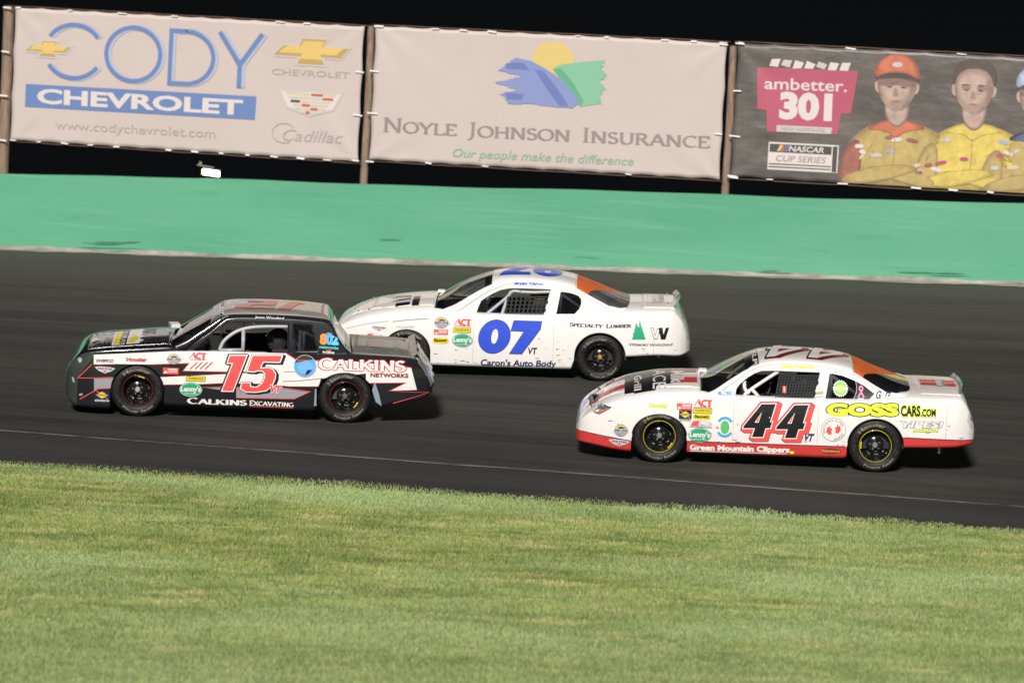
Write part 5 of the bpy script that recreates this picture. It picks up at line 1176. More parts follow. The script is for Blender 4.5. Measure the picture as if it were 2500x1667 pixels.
    A = Art(); A.put(poly([(1.9, -.20), (2.34, -.22), (2.34, .22), (1.9, .20)]), 'red'); A.put(poly([(1.9, -.015), (2.34, -.015), (2.34, .015), (1.9, .015)]), 'white'); A.put(poly([(2.10, -.26), (2.19, -.26), (2.19, .26), (2.10, .26)]), 'lgrey'); A.put(txt('THUNDER', (2.17, .24), (2.17, -.24), .05, .02), 'grey'); A.lay_on('trunk_graphics', lambda x, y, o: Stop(x, y, o + .004), D, car, grid=.06)
    # roof number, read from the other side
    A = Art()
    for x0 in (.98, .46):   # upside down from this side
        f4 = [(0, 0), (.10, 0), (.10, .22), (.155, .22), (.155, .36), (.10, .36), (.10, 1), (-.02, 1), (-.30, .40), (-.30, .22), (-.02, .22), (-.02, 0)]
        P4 = [(x0 - .30 - .95 * (a_ + .0) - .12 * b_, .42 - b_ * .84) for a_, b_ in f4]; H4 = [(x0 - .30 + .02 - .12 * .5, .42 - .84 * .40), (x0 - .30 + .02 - .12 * .75, .42 - .84 * .72), (x0 - .30 + .17 - .12 * .5, .42 - .84 * .40)]
        A.put(poly([(a_ + .03, b_ - .02) for a_, b_ in grow(P4, .05)]), 'dred'); A.put(poly(grow(P4, .022)), 'black'); A.put(poly(P4), 'white'); A.put(poly(H4), 'dred')
    A.lay_on('roof_number', lambda x, y, o: Sgt(x, y, o), D, car, grid=.06)
    A = Art(); A.put(txt('ELF', (-.22, .2), (-.22, -.62), .05, .02), 'white'); A.put(stroke([(-.27, -.66), (-.19, -.60)], .012), 'white'); A.lay_on('visor_lettering', lambda x, y, o: Sgt(x, y, o), D, car)
    spoiler(car, 2.39, 1.00, .05, .03, .66, M_clear)
    for (x, y) in ((-1.95, -.45), (-1.95, .45), (-2.12, -.30), (-2.12, .3)): small_cyl(car, 'hood_pin', (x, y, ztop(x, y)), .012, .03, M_steel)
    b = MB(); b.box((-.82, .38, .985), (.10, .12, .03)); b.obj('cowl_vent', MATS['vinyl_white'], car)
    small_cyl(car, 'exhaust_tip', (2.12, -.80, .33), .022, -.07, M_steel)
    for s in (-1, 1):
        A = Art(); A.put(poly([(s * .48, .60), (s * .70, .56), (s * .70, .74), (s * .48, .78)]), 'grey'); A.put(poly([(s * .50, .64), (s * .68, .61), (s * .68, .66), (s * .50, .69)]), 'dred')
        tab = table((.55, 2.556), (.66, 2.535), (.78, 2.50)); A.lay_on('tail_light', lambda y, z, o: Vector((tab(z) + .002 + o - max(0, abs(y) - .55) * .25, y, z)), D, car)
    # rear corner plate (bumper insert)
    A = Art(); A.put(poly([(2.44, .70), (2.50, .58), (2.545, .60), (2.50, .74), (2.46, .80)]), 'lgrey'); A.put(poly([(2.475, .735), (2.50, .69), (2.525, .66), (2.51, .70), (2.487, .755)]), 'dred'); A.lay_on('rear_corner_trim', Sside, D, car, grid=.03, base=.004)
    # rivets and seam lines
    A = Art()
    for x, z0, z1 in ((-.44, .32, .84), (.60, .34, .85), (2.18, .46, .88)): A.put(stroke([(x, z0), (x + .005, z1)], .004), 'grey')
    for k in range(7): A.put(poly(ell((.60, .38 + k * .07), .004, .004, 6)), 'grey', False)
    for k in range(5): A.put(poly(ell((2.19, .5 + k * .08), .004, .004, 6)), 'grey', False)
    A.put(stroke([(-1.02, .298), (0, .305), (.95, .318)], .006), 'dblue'); A.put(stroke([(-2.3, .335), (-2.0, .305), (-1.70, .268)], .006), 'dblue'); A.put(stroke([(1.68, .466), (2.2, .457), (2.5, .448)], .006), 'dblue'); A.lay_on('panel_seams', Sside, D, car)
    dirt(car, Sside, 3, mat('road_dirt', (.22, .20, .18), .8))
    suit = mat('grey_suit', (.09, .09, .10), .8)
    driver(M, (.44, -.36, 1.0), suit, mat('black_helmet', (.03, .03, .035), .2, coat=1), 'dark helmeted driver behind the window net of the 44 car')
    return car, P
car44()

# ---------------------------------------------------------------- car 07 (white)
def car07():
    car = link('race_car', None)
    P = dict(x0=-2.42, x1=2.61, n=2.5, tuck=.035, lean=.03, zm=.58, gn=2.4, mats=[M_white, M_red, M_black], capm=(0, 0), cabm=0, seal='w', pillar=.05,
        hw=table((-2.42, .55), (-2.38, .68), (-2.30, .78), (-2.15, .86), (-1.9, .92), (-1.4, .95), (0, .945), (1.4, .955), (2.0, .94), (2.3, .91), (2.45, .86), (2.55, .78), (2.61, .66)),
        zb=table((-2.42, .28), (-2.3, .20), (-1.69, .16), (-1.0, .155), (.96, .165), (1.0, .30), (1.70, .365), (2.22, .40), (2.45, .39), (2.61, .44)),
        zs=table((-2.42, .44), (-2.36, .55), (-2.28, .62), (-2.1, .68), (-1.87, .735), (-1.6, .775), (-1.38, .80), (-.7, .86), (0, .88), (.6, .885), (1.3, .90), (1.75, .915), (2.3, .93), (2.42, .91), (2.50, .83), (2.56, .70), (2.61, .56)),
        zc=table((-2.42, .50), (-2.37, .60), (-2.31, .68), (-2.18, .765), (-2.05, .83), (-1.76, .92), (-1.4, .985), (-1.1, 1.015), (-.95, 1.02), (-.72, .95), (0, .925), (1.2, .95), (1.5, 1.02), (1.75, 1.065), (2.36, 1.075), (2.43, 1.0), (2.51, .86), (2.57, .74), (2.61, .62)),
        arches=[(-1.345, .335, .315, .335), (1.355, .360, .345, .345)],
        gb=(.885, .86), gt=(.60, 1.31), gx=(-.98, 1.92),
        zt=table((-.98, 1.0), (-.88, 1.05), (-.64, 1.20), (-.40, 1.305), (-.2, 1.37), (0, 1.405), (.25, 1.415), (.66, 1.40), (.95, 1.355), (1.26, 1.25), (1.59, 1.12), (1.80, 1.06), (1.92, 1.04)),
        ze=table((-.98, .82), (-.71, .875), (-.43, 1.05), (-.28, 1.15), (-.16, 1.21), (.05, 1.285), (.35, 1.315), (.65, 1.305), (.85, 1.27), (1.03, 1.20), (1.27, 1.08), (1.5, .98), (1.76, .92), (1.92, .89)),
        xh=-.19, xr=.985, band=.10)
    P['hood'] = [(-2.15, -.1), (-2.15, .52), (-1.6, .68), (-.99, .72), (-.99, -.1)]; P['deck'] = [(1.94, -.1), (1.94, .70), (2.38, .70), (2.38, -.1)]; P['cab'] = [(-.97, -.1), (-.97, .82), (1.6, .82), (1.75, -.1)]
    P['fn'] = make_funcs(P); yside, ztop, Sside, Stop, yg, zg, Sgs, Sgt = P['fn']
    P['win'] = Q('07ng', (540, 680), (570, 590), (610, 500), (680, 455), (760, 412), (870, 368), (980, 350), (1100, 348), (1525, 364), (1428, 688))
    P['qwin'] = Q('07ng', (1648, 390), (1590, 668), (1835, 668), (1895, 610), (1925, 540), (1922, 485), (1880, 440), (1780, 408))
    P['rw'] = [(1.0, -.64), (1.0, .64), (1.25, .73), (1.46, .79), (1.62, .78), (1.76, .66), (1.85, .42), (1.88, 0), (1.85, -.42), (1.76, -.66), (1.62, -.78), (1.46, -.79), (1.25, -.73)]
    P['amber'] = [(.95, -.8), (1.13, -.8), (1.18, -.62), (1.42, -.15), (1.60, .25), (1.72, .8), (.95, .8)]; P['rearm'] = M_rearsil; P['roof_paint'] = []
    P['cage_far'] = [[Q('07ng', (640, 670)), Q('07ng', (760, 520)), Q('07ng', (960, 400)), Q('07ng', (1500, 400))]]
    build_body(car, P, [], []); build_cabin(car, P); interior(car, P, M_tube_g, M_rearsil)
    M = frame(car, 'race_car', 'all white race car with blue 07, nearest the green wall', [-.09263, 54.72405, .49978], [.99953, -.02187, .02143], [.02056, .99802, .05946], [-.02268, -.05899, .998])
    hub = mat('gold_hub', (.55, .36, .08), .35, metal=.5); hub2 = mat('dull_hub', (.1, .1, .1), .4)
    wheel(car, -1.345, -.80, .333, 'none', hub2); wheel(car, 1.355, -.80, .333, 'none', hub); wheel(car, -1.345, .80, .333, 'none', hub, side=1); wheel(car, 1.355, .80, .333, 'none', hub, side=1)
    yn = lambda z: -(yg(z) - .07)
    tubes(car, yn, [[Q('07ng', (680, 675)), Q('07ng', (935, 480)), Q('07ng', (1020, 400)), Q('07ng', (1120, 405))], [Q('07ng', (1120, 405)), Q('07ng', (1300, 412)), Q('07ng', (1520, 405))], [Q('07ng', (880, 690)), Q('07ng', (950, 500)), Q('07ng', (1000, 400))]], M_tube_g, .024)
    tubes(car, -.62, [[Q('07ng', (1640, 690)), Q('07ng', (1655, 430))], [Q('07ng', (1655, 430)), Q('07ng', (1920, 620))]], M_tube_g, .02)
    netting(car, [Q('07ng', (960, 455)), Q('07ng', (1500, 455)), Q('07ng', (1430, 695)), Q('07ng', (930, 695))], yg, 9, 5, M_net)
    # numbers
    A = Art(); zero = Q('07a', *ell((1995, 892), 188, 200, 40, 0, -.12)); hol = Q('07a', *ell((1998, 888), 40, 88, 30, 0, -.14))
    A.put(poly(grow(zero, .006)), 'black'); A.put(poly(zero), 'blue'); A.put(poly(grow(hol, .006)), 'black'); A.put(poly(hol), MATS['race_white_paint']); A.lay_on('number_decal', Sside, D, car, base=.002)
    A = Art(); sv = Q('07b', (25, 703), (352, 712), (338, 800), (112, 1098), (-30, 1094), (148, 826), (-12, 820)); A.put(poly(grow(sv, .007)), 'black'); A.put(poly(sv), 'blue'); A.lay_on('number_decal', Sside, D, car, base=.003)
    A = Art(); a = Q('07b', (180, 1098), (300, 1100)); A.put(txt('VT', a[0], a[1], .085, .035, .12), 'black'); A.lay_on('state_decal', Sside, D, car)
    A = Art(); a = Q('07a', (1825, 1238)); b_ = Q('07b', (530, 1255)); A.put(txt("Caron's Auto Body", a, b_, .085, .03, .12), 'dblue'); A.lay_on('sponsor_lettering', Sside, D, car)
    A = Art(); a = Q('07b', (685, 768), (1430, 782)); A.put(serif('Specialty', a[0], (a[0][0] + .47, a[0][1] - .004), .055, .8, .22, .06, .15), 'dblue'); A.put(serif('Lumber', (a[0][0] + .51, a[0][1] - .004), a[1], .055, .8, .22, .06, .15), 'black')
    a = Q('07b', (1395, 995), (1925, 1000)); A.put(serif('Vermont', a[0], (a[0][0] + .28, a[0][1]), .036, .8, .16, .06), 'dblue'); A.put(serif('Wholesale', (a[0][0] + .295, a[0][1]), a[1], .036, .8, .16, .06), 'dblue'); A.lay_on('sponsor_lettering', Sside, D, car)
    A = Art(); tr = [(1435, 925), (1450, 880), (1445, 855), (1465, 835), (1460, 810), (1478, 780), (1472, 770), (1492, 725), (1505, 770), (1520, 785), (1522, 740), (1530, 685), (1540, 740), (1552, 790), (1560, 770), (1565, 820), (1578, 850), (1585, 880), (1600, 925)]
    A.put(poly(Q('07b', *tr)), 'green'); A.put(stroke(Q('07b', (1660, 790), (1700, 920), (1738, 920), (1770, 800), (1740, 795), (1715, 880), (1690, 790)), .006, True), 'black'); A.put(poly(Q('07b', (1755, 790), (1800, 785), (1812, 870), (1842, 788), (1880, 788), (1835, 926), (1782, 926), (1770, 870), (1762, 850))), 'black'); A.lay_on('tree_and_letter_logo', Sside, D, car)
    for nm, fn, bx in (('wing_sticker', st_five, (510, 765, 715, 820)), ('round_sticker', st_fast, (1262, 662, 1460, 788)), ('series_sticker', st_act, (1515, 685, 1715, 755)), ('red_sticker', st_redbox, (1270, 808, 1440, 865)), ('track_sticker', st_thunder, (1500, 785, 1715, 840)), ('wheel_brand_sticker', st_bassett, (1255, 905, 1450, 970)), ('oval_sticker', st_lenny, (1485, 855, 1740, 1015)), ('parts_sticker', st_smallred, (455, 858, 660, 895))):
        deco(car, Sside, nm, fn, box4('07a', *bx))
    A = Art(); a = Q('07a', (825, 790), (1045, 785)); A.put(txt('Hoosier', a[0], a[1], .042, .0, .1), 'grey'); A.lay_on('tire_brand_sticker', Sside, D, car)
    A = Art(); a = Q('07ng', (1040, 308), (1430, 312)); A.put(txt('Bryan Caron', a[0], a[1], .030, .05, .3), 'blue'); A.lay_on('name_decal', Sgs, D, car, base=.006)
    # roof number read from far side: 0 nearer the rear
    A = Art(); z0 = ell((.58, .02), .21, .40, 32); h0 = ell((.58, .02), .05, .15, 20); A.put(poly(z0, h0), 'blue')
    A.put(poly([(.34, .40), (-.10, .40), (-.06, .20), (.14, -.36), (.33, -.36), (.14, .20), (.34, .20)][::-1]), 'blue'); 
    A.items = [(([(x, -y) for x, y in s[0]], s[1]), m, l) for s, m, l in A.items]
    A.lay_on('roof_number', lambda x, y, o: Sgt(x, y, o), D, car, grid=.05)
    A = Art()
    for (x0, x1, y0, y1) in ((-1.50, -1.36, -.60, -.36), (-1.50, -1.36, -.30, -.06)): A.put(poly([(x0, y0), (x1, y0), (x1, y1), (x0, y1)]), 'black', False)
    A.items = []; A.put(poly([(-1.30, -.72), (-1.20, -.72), (-1.20, -.34), (-1.30, -.34)]), 'black'); A.put(poly([(-1.30, -.29), (-1.20, -.29), (-1.20, -.14), (-1.30, -.14)]), 'black'); A.put(poly([(-1.53, -.70), (-1.33, -.68), (-1.33, -.53), (-1.53, -.54)]), 'black'); A.put(poly([(-1.62, -.42), (-1.33, -.36), (-1.33, -.24), (-1.5, -.32)]), 'black'); A.put(poly([(-1.6, -.02), (-1.33, -.14), (-1.33, -.04), (-1.5, .04)]), 'black'); A.put(txt('AUTO', (-1.86, .3), (-1.86, -.5), .05, .0), 'lgrey')
    A.lay_on('hood_graphics', lambda x, y, o: Stop(x, y, o + .004), D, car, grid=.06)
    A = Art(); A.put(poly([(2.05, -.44), (2.20, -.44), (2.20, .44), (2.05, .44)]), 'lgrey'); A.put(stroke([(2.0, -.62), (2.0, .62)], .006), 'grey'); A.put(stroke([(2.0, -.62), (2.22, -.62)], .005), 'grey'); A.put(txt('VERMONT', (2.16, .40), (2.16, -.40), .07, .01), 'grey'); A.lay_on('trunk_graphics', lambda x, y, o: Stop(x, y, o + .004), D, car, grid=.06)
    spoiler(car, 2.41, 1.06, .06, .05, .68, M_clear, False)
    for (x, y) in ((-2.05, -.52), (-1.9, -.62), (-1.9, .5), (2.28, -.5), (2.28, .5), (2.1, -.3)): small_cyl(car, 'hood_pin', (x, y, ztop(x, y)), .011, .025, M_steel)
    b = MB(); b.box((-.93, .36, 1.03), (.10, .12, .03)); b.obj('cowl_vent', MATS['vinyl_white'], car)
    for s in (-1, 1):
        tab = table((.55, 2.61), (.70, 2.58), (.90, 2.49)); A = Art(); A.put(poly([(s * .45, .62), (s * .68, .60), (s * .68, .84), (s * .45, .86)]), 'lgrey'); A.put(poly([(s * .48, .66), (s * .65, .64), (s * .65, .72), (s * .48, .74)]), 'dred'); A.lay_on('tail_light', lambda y, z, o: Vector((tab(z) + .002 + o - max(0, abs(y) - .5) * .28, y, z)), D, car)
    A = Art(); A.put(poly([(2.47, .90), (2.53, .80), (2.575, .68), (2.59, .60), (2.555, .62), (2.53, .72), (2.49, .82)]), 'lgrey'); A.lay_on('rear_corner_trim', Sside, D, car, grid=.03, base=.004)
    A = Art()
    for pts in ([(-.42, .2), (-.41, .86)], [(.70, .2), (.70, .88)], [(-2.2, .62), (-1.95, .70), (-1.6, .76)], [(2.1, .42), (2.1, .92)]): A.put(stroke(pts, .004), 'grey')
    for x in (-1.0, -.9, -.8): A.put(poly(ell((x, .185), .008, .008, 6)), 'grey', False)
    A.put(stroke([(-1.55, .755), (-1.3, .79), (-1.05, .812)], .008), 'grey'); A.lay_on('panel_seams', Sside, D, car)
    dirt(car, Sside, 5, MATS['road_dirt'])
    driver(M, (.47, -.37, 1.03), mat('black_suit', (.02, .02, .025), .8), mat('dark_helmet', (.05, .05, .04), .2, coat=1), 'driver in yellow helmet behind the net of the white 07 car', D['lime'])
car07()

# ---------------------------------------------------------------- car 15 (black, white and red, square shape)
def car15():
    car = link('race_car', None); RT = .342
    P = dict(x0=-2.275, x1=2.45, n=5.5, crown=.034, tuck=.03, lean=.035, zm=.60, gn=4.2, mats=[M_black, M_white, M_grey, M_red, mat('dusty_deck', (.17, .17, .15), .34, coat=.6, vary=.35, vscale=2.2, bump=(2.0, .15, .02)), mat('dusty_white_roof', (.42, .375, .345), .28, coat=.8, vary=.25, vscale=3, bump=(2.0, .15, .02)), mat('dull_front_plastic', (.035, .045, .04), .28, coat=.8, bump=(2, .4, .02))], capm=(6, 0), cabm=0, seal='k', pillar=.035,
        hw=table((-2.275, .62), (-2.25, .72), (-2.20, .80), (-2.05, .88), (-1.9, .925), (-1.4, .95), (0, .94), (1.4, .95), (2.1, .935), (2.3, .90), (2.40, .86), (2.45, .82)),
        zb=table((-2.275, .24), (-2.2, .15), (-2.1, .10), (-1.64, .095), (-1.0, .16), (.3, .145), (.96, .155), (1.0, .28), (1.70, .24), (1.78, .235), (2.0, .29), (2.3, .34), (2.45, .43)),
        zs=table((-2.275, .44), (-2.22, .58), (-2.15, .68), (-2.05, .74), (-1.95, .77), (-1.7, .80), (-1.3, .825), (-.7, .855), (.57, .865), (1.33, .875), (1.75, .868), (2.15, .85), (2.22, .82), (2.32, .70), (2.41, .57), (2.45, .50)),
        zc=table((-2.275, .48), (-2.24, .60), (-2.17, .71), (-2.08, .795), (-1.98, .845), (-1.76, .885), (-1.48, .915), (-1.14, .95), (-.92, .965), (-.80, .90), (0, .90), (1.15, .91), (1.33, .925), (1.7, .915), (2.16, .89), (2.23, .845), (2.33, .72), (2.41, .60), (2.45, .53)),
        arches=[(-1.340, .345, .335, .345), (1.325, .385, .315, .345)],
        gb=(.84, .85), gt=(.735, 1.31), gx=(-.94, 1.40),
        zt=table((-.94, .955), (-.80, 1.045), (-.60, 1.165), (-.36, 1.31), (-.28, 1.348), (-.10, 1.372), (.25, 1.382), (.60, 1.378), (.90, 1.358), (1.07, 1.335), (1.13, 1.28), (1.21, 1.12), (1.33, .96), (1.40, .90)),
        ze=table((-.94, .83), (-.76, .86), (-.60, .985), (-.45, 1.10), (-.30, 1.235), (-.22, 1.295), (-.05, 1.318), (.3, 1.325), (.6, 1.322), (.9, 1.305), (1.06, 1.285), (1.13, 1.22), (1.21, 1.06), (1.33, .91), (1.40, .86)),
        xh=-.29, xr=1.085, band=.14)
    P['hood'] = [(-2.0, -.1), (-2.0, .74), (-.96, .76), (-.96, -.1)]; P['deck'] = [(1.42, -.1), (1.42, .84), (2.15, .84), (2.15, -.1)]; P['cab'] = [(-.93, -.1), (-.93, .80), (1.30, .80), (1.30, -.1)]
    P['fn'] = make_funcs(P); yside, ztop, Sside, Stop, yg, zg, Sgs, Sgt = P['fn']
    P['win'] = Q('15ng', (270, 712), (600, 432), (690, 385), (745, 312), (900, 316), (1585, 328), (1585, 742), (700, 738))
    P['qwin'] = Q('15ng', (1650, 348), (1908, 362), (1990, 692), (1690, 702))
    P['rw'] = [(1.095, -.68), (1.095, .68), (1.31, .72), (1.31, -.72)]; P['amber'] = [(3, 3), (3.1, 3), (3.1, 3.1)]; P['rearm'] = M_rear
    P['roof_paint'] = [([(-.30, -.72), (-.30, .72), (1.09, .72), (1.09, -.72)], 5)]
    P['cage_far'] = [[Q('15ng', (640, 690)), Q('15ng', (650, 440)), Q('15ng', (980, 330)), Q('15ng', (1580, 340))], [Q('15ng', (700, 640)), Q('15ng', (950, 660))]]
    a = lambda *p: Q('15a', *p); b = lambda *p: Q('15b', *p)
    paint = [(a((370, 690), (1290, 648), (1900, 650), (2500, 660), (2500, 882), (1900, 882), (1395, 870), (1465, 782), (1040, 797), (620, 792), (370, 800)), 1),
             (a((1120, 940), (1900, 905), (2500, 886), (2500, 1022), (1900, 1016), (1150, 1032)), 1),
             (b((360, 660), (470, 676), (590, 752), (1180, 757), (1900, 838), (1967, 1094), (1650, 1098), (1838, 1008), (1380, 1012), (1380, 900), (860, 960), (840, 1050), (500, 1050), (360, 1034)), 1),
             (a((372, 962), (620, 948), (580, 1066), (425, 1077), (372, 1105)), 2),
             (b((-110, 1058), (450, 1066), (742, 1108), (555, 1190), (-110, 1182)), 2), (a((1620, 1062), (1905, 1050), (1880, 1100)), 2),
             (a((-200, 300), (372, 300), (372, 560), (372, 700), (185, 960), (160, 1400), (-200, 1400)), 6),
             (b((1900, 760), (1990, 760), (1990, 1130), (1967, 1094)), 0)]
    build_body(car, P, paint, [([(1.42, 0), (1.42, .93), (2.18, .93), (2.18, 0)], 4)])
    build_cabin(car, P); interior(car, P, M_tube_g, M_liner2)
    M = frame(car, 'race_car', 'square shaped black, white and red race car with red 15, in front', [-3.48107, 50.46942, .19889], [.99829, .05654, .01458], [-.05722, .99703, .05156], [-.01162, -.05231, .99856])
    hub = mat('white_hub', (.5, .5, .5), .3, metal=.4); hub3 = mat('grey_hub2', (.22, .21, .2), .3, metal=.6)
    wheel(car, -1.340, -.80, RT, MATS['vinyl_dred'], hub, 62, steer=0); wheel(car, 1.325, -.80, RT, MATS['vinyl_dred'], hub3, -50); wheel(car, -1.340, .80, RT, 'none', hub, side=1); wheel(car, 1.325, .80, RT, 'none', hub, side=1)
    yn = lambda z: -(yg(z) - .07); n = lambda *p: Q('15ng', *p)
    tubes(car, yn, [[n((650, 690)) if False else Q('15ng', (650, 700)), Q('15ng', (710, 575)), Q('15ng', (870, 455)), Q('15ng', (1050, 402)), Q('15ng', (1270, 384)), Q('15ng', (1600, 384))], [Q('15ng', (970, 740)), Q('15ng', (975, 425))], [Q('15ng', (650, 700)), Q('15ng', (960, 695))]], M_tube_g, .025)
    tubes(car, -.62, [[Q('15ng', (1798, 720)), Q('15ng', (1805, 410))], [Q('15ng', (1655, 370)), Q('15ng', (1930, 540))], [Q('15ng', (1650, 470)), Q('15ng', (1690, 620)), Q('15ng', (1790, 715))]], M_tube_g, .02)
    A = Art(); g = Q('15ng', (525, 300), (640, 215), (745, 225), (745, 310), (690, 385), (600, 432), (545, 400)); A.put(poly(g), 'black'); A.lay_on('pillar_gusset', lambda x, z, o: Vector((x, -(yg(z) - .02) - o, z)), D, car)
    # number 15
    one = a((1925, 690), (2142, 688), (1975, 1115), (1830, 1112), (1955, 792), (1893, 792)); A = Art()
    for k in range(5): A.put(poly([(x + .006 * k - .012, z - .004 * k + .006) for x, z in grow(one, .006)]), 'black')
    A.put(poly(one), 'white'); A.put(poly(grow(one, -.013)), 'lred'); A.lay_on('number_decal', Sside, D, car, base=.002, step=.0006)
    five = b((72, 690), (432, 690), (398, 782), (205, 778), (180, 832), (262, 826), (320, 850), (350, 900), (345, 960), (310, 1040), (240, 1105), (120, 1124), (0, 1122), (-70, 1080), (-52, 1000), (58, 1000), (62, 1046), (120, 1052), (180, 1010), (208, 950), (212, 905), (190, 880), (140, 876), (98, 890), (5, 884)); A = Art()
    for k in range(5): A.put(poly([(x + .007 * k, z - .004 * k) for x, z in grow(five, .006)]), 'black')
    A.put(poly(five), 'white'); A.put(poly(grow(five, -.013)), 'lred'); A.lay_on('number_decal', Sside, D, car, base=.002, step=.0006)
    A = Art(); q = b((262, 1112), (412, 1118)); A.put(txt('VT', q[0], q[1], .082, .09, .2, out=.04), 'white'); A.put(txt('VT', q[0], q[1], .082, .06, .2), 'lred'); A.lay_on('state_decal', Sside, D, car, base=.009)
    A = Art(); q = b((832, 852), (1832, 880)); A.put(serif('Calkins', q[0], q[1], .140, .93, .22, .12, .0, .12), 'red'); A.put(serif('Calkins', q[0], q[1], .140, .93, .20, .11, .0, .01), 'white')
    q = b((1430, 938), (1868, 950)); A.put(txt('NETWORKS', q[0], q[1], .048, .04), 'dred'); A.lay_on('sponsor_lettering', Sside, D, car, base=.004, step=.0009)
    A = Art(); c = b((680, 815)); c = Q('15b', (680, 815)); A.put(poly(ell(c, .146, .142)), mat('globe_dark', (.10, .09, .07), .15, coat=1, metal=.4)); A.put(poly(arc(c[0], c[1], .140, .135, 165, 400, 24)), 'sky'); A.put(poly(ell((c[0] + .01, c[1] - .025), .105, .085)), mat('globe_blue', (.16, .45, .80), .2, coat=1)); A.put(poly([(c[0] + .0, c[1] - .12), (c[0] + .03, c[1] - .05), (c[0] + .10, c[1] - .045), (c[0] + .05, c[1] - .10)]), 'dblue'); A.put(stroke(arc(c[0], c[1], .142, .138, 0, 360, 36), .006), 'lgrey'); A.lay_on('globe_decal', Sside, D, car, base=.004)
    A = Art(); q0 = Q('15a', (1442, 1250)); q1 = Q('15b', (8, 1272)); A.put(serif('Calkins', q0, q1, .078, .84, .24, .10), 'white'); q = b((40, 1268), (545, 1288)); A.put(serif('Excavating', q[0], q[1], .062, .86, .22, .10), 'white'); q = b((40, 1280), (545, 1300)); A.put(stroke([q[0], q[1]], .008), 'lred'); A.lay_on('sponsor_lettering', Sside, D, car)
    # red pin lines
    A = Art(); w = .0085
    for pts, ww, m_ in ((a((372, 800), (620, 794)), w, 'lred'), (a((1040, 797), (1465, 783), (1395, 871), (1890, 882)), w, 'lred'), (a((1130, 938), (1500, 922), (1900, 903)), w, 'dred'), (a((1190, 1032), (1560, 1028), (1860, 1016)), w, 'dred'),
                        (b((440, 882), (600, 878)), .006, 'dred'), (b((420, 992), (600, 985), (890, 956)), .006, 'dred'), (b((500, 1052), (850, 1052)), w, 'dred'), (b((470, 676), (588, 750)), w * 1.3, 'lred'), (b((588, 752), (840, 754)), w * 1.2, 'lred'), (b((1830, 826), (1905, 838)), w, 'lred'),
                        (b((1440, 1010), (1838, 1008), (1650, 1100), (2105, 1130), (1692, 1246)), w * 1.3, 'lred'), (a((350, 797), (185, 962), (590, 946)), w * 1.3, 'lred'), (a((205, 1208), (420, 1078), (560, 1070)), w * 1.3, 'lred'),
                        (b((420, 1066), (742, 1108), (555, 1194), (-110, 1182)), w * 1.2, 'lred'), (a((1620, 1062), (1880, 1052)), .006, 'lred'), (b((-110, 1060), (-60, 1140)), w, 'lred')):
        A.put(stroke(pts, ww), m_)
    for k in range(4): A.put(stroke(a((1560 + k * 58, 770), (1475 + k * 58, 848)), .011), 'red')
    A.lay_on('pinstripes', Sside, D, car, base=.002, step=.0004)
    for nm, fn, bx in (('wing_sticker', st_five, (378, 822, 620, 900)), ('round_sticker', st_fast, (1195, 682, 1380, 795)), ('series_sticker', st_act, (1470, 668, 1660, 735)), ('red_sticker', st_redbox, (1165, 838, 1345, 905)), ('track_sticker', st_thunder, (1432, 935, 1656, 990)), ('oval_sticker', st_lenny, (1350, 1008, 1620, 1168)), ('fuel_sticker', st_sunoco, (382, 1105, 545, 1225))):
        deco(car, Sside, nm, fn, box4('15a', *bx))
    A = Art(); q = a((745, 758), (980, 762)); A.put(txt('Hoosier', q[0], q[1], .045, .05, out=.03), 'grey'); A.put(txt('Hoosier', q[0], q[1], .045, .03), 'red'); q = a((395, 770), (600, 772)); A.put(txt('SWEPCO', q[0], q[1], .035, .03, .2), 'dblue'); A.lay_on('fender_stickers', Sside, D, car)
    A = Art(); c = Q('15bg', (960, 510)); x, z = c; A.put(txt('8', (x - .125, z - .05), (x - .03, z - .05), .115, .07), 'orange'); A.put(txt('0', (x - .045, z - .05), (x + .045, z - .05), .115, .07), 'sky'); A.put(txt('2', (x + .03, z - .05), (x + .12, z - .05), .115, .07), mat('cyan_print', (.10, .50, .75), .3))
    for r_ in (.03, .048): A.put(stroke(arc(x - .01, z + .045, r_, r_ * .9, 35, 145, 8), .010), 'sky')
    A.put(txt('networks', (x - .125, z - .105), (x + .12, z - .115), .034, .04), 'teal'); A.put(txt('ProShop', (x - .08, z - .165), (x + .07, z - .165), .022, .04), 'white'); A.put(poly(ell((x - .005, z - .135), .04, .010, 12)), 'lred')
    A.lay_on('network_logo', Sgs, D, car)
    A = Art(); q = Q('15ng', (1130, 262), (1530, 278)); A.put(txt('Jason Woodard', q[0], q[1], .026, .03, .2), 'lgrey'); A.lay_on('name_decal', Sgs, D, car, base=.005)
    # roof
    A = Art(); M_dr = mat('dusty_red_print', (.50, .12, .08), .3, coat=.6)
    A.put(poly([(.72, .42), (.60, .42), (.40, -.44), (.56, -.44), (.70, .24), (.78, .24)]), M_dr); A.put(poly([(.42, .42), (.02, .42), (.02, .24), (.24, .24), (.22, .08), (.0, .06), (-.12, -.05), (-.14, -.30), (.02, -.44), (.38, -.44), (.38, -.28), (.10, -.28), (.06, -.18), (.10, -.08), (.38, -.06)]), M_dr); A.lay_on('roof_number', lambda x, y, o: Sgt(x, y, o), D, car, grid=.06)
    A = Art(); A.put(poly([(-1.70, -.68), (-1.53, -.68), (-1.53, .5), (-1.70, .5)]), 'white'); A.put(poly([(-1.68, -.62), (-1.58, -.62), (-1.58, .5), (-1.68, .5)]), 'yellow'); A.put(txt('TRUSS', (-1.60, .55), (-1.60, -.66), .08, .03), 'black')
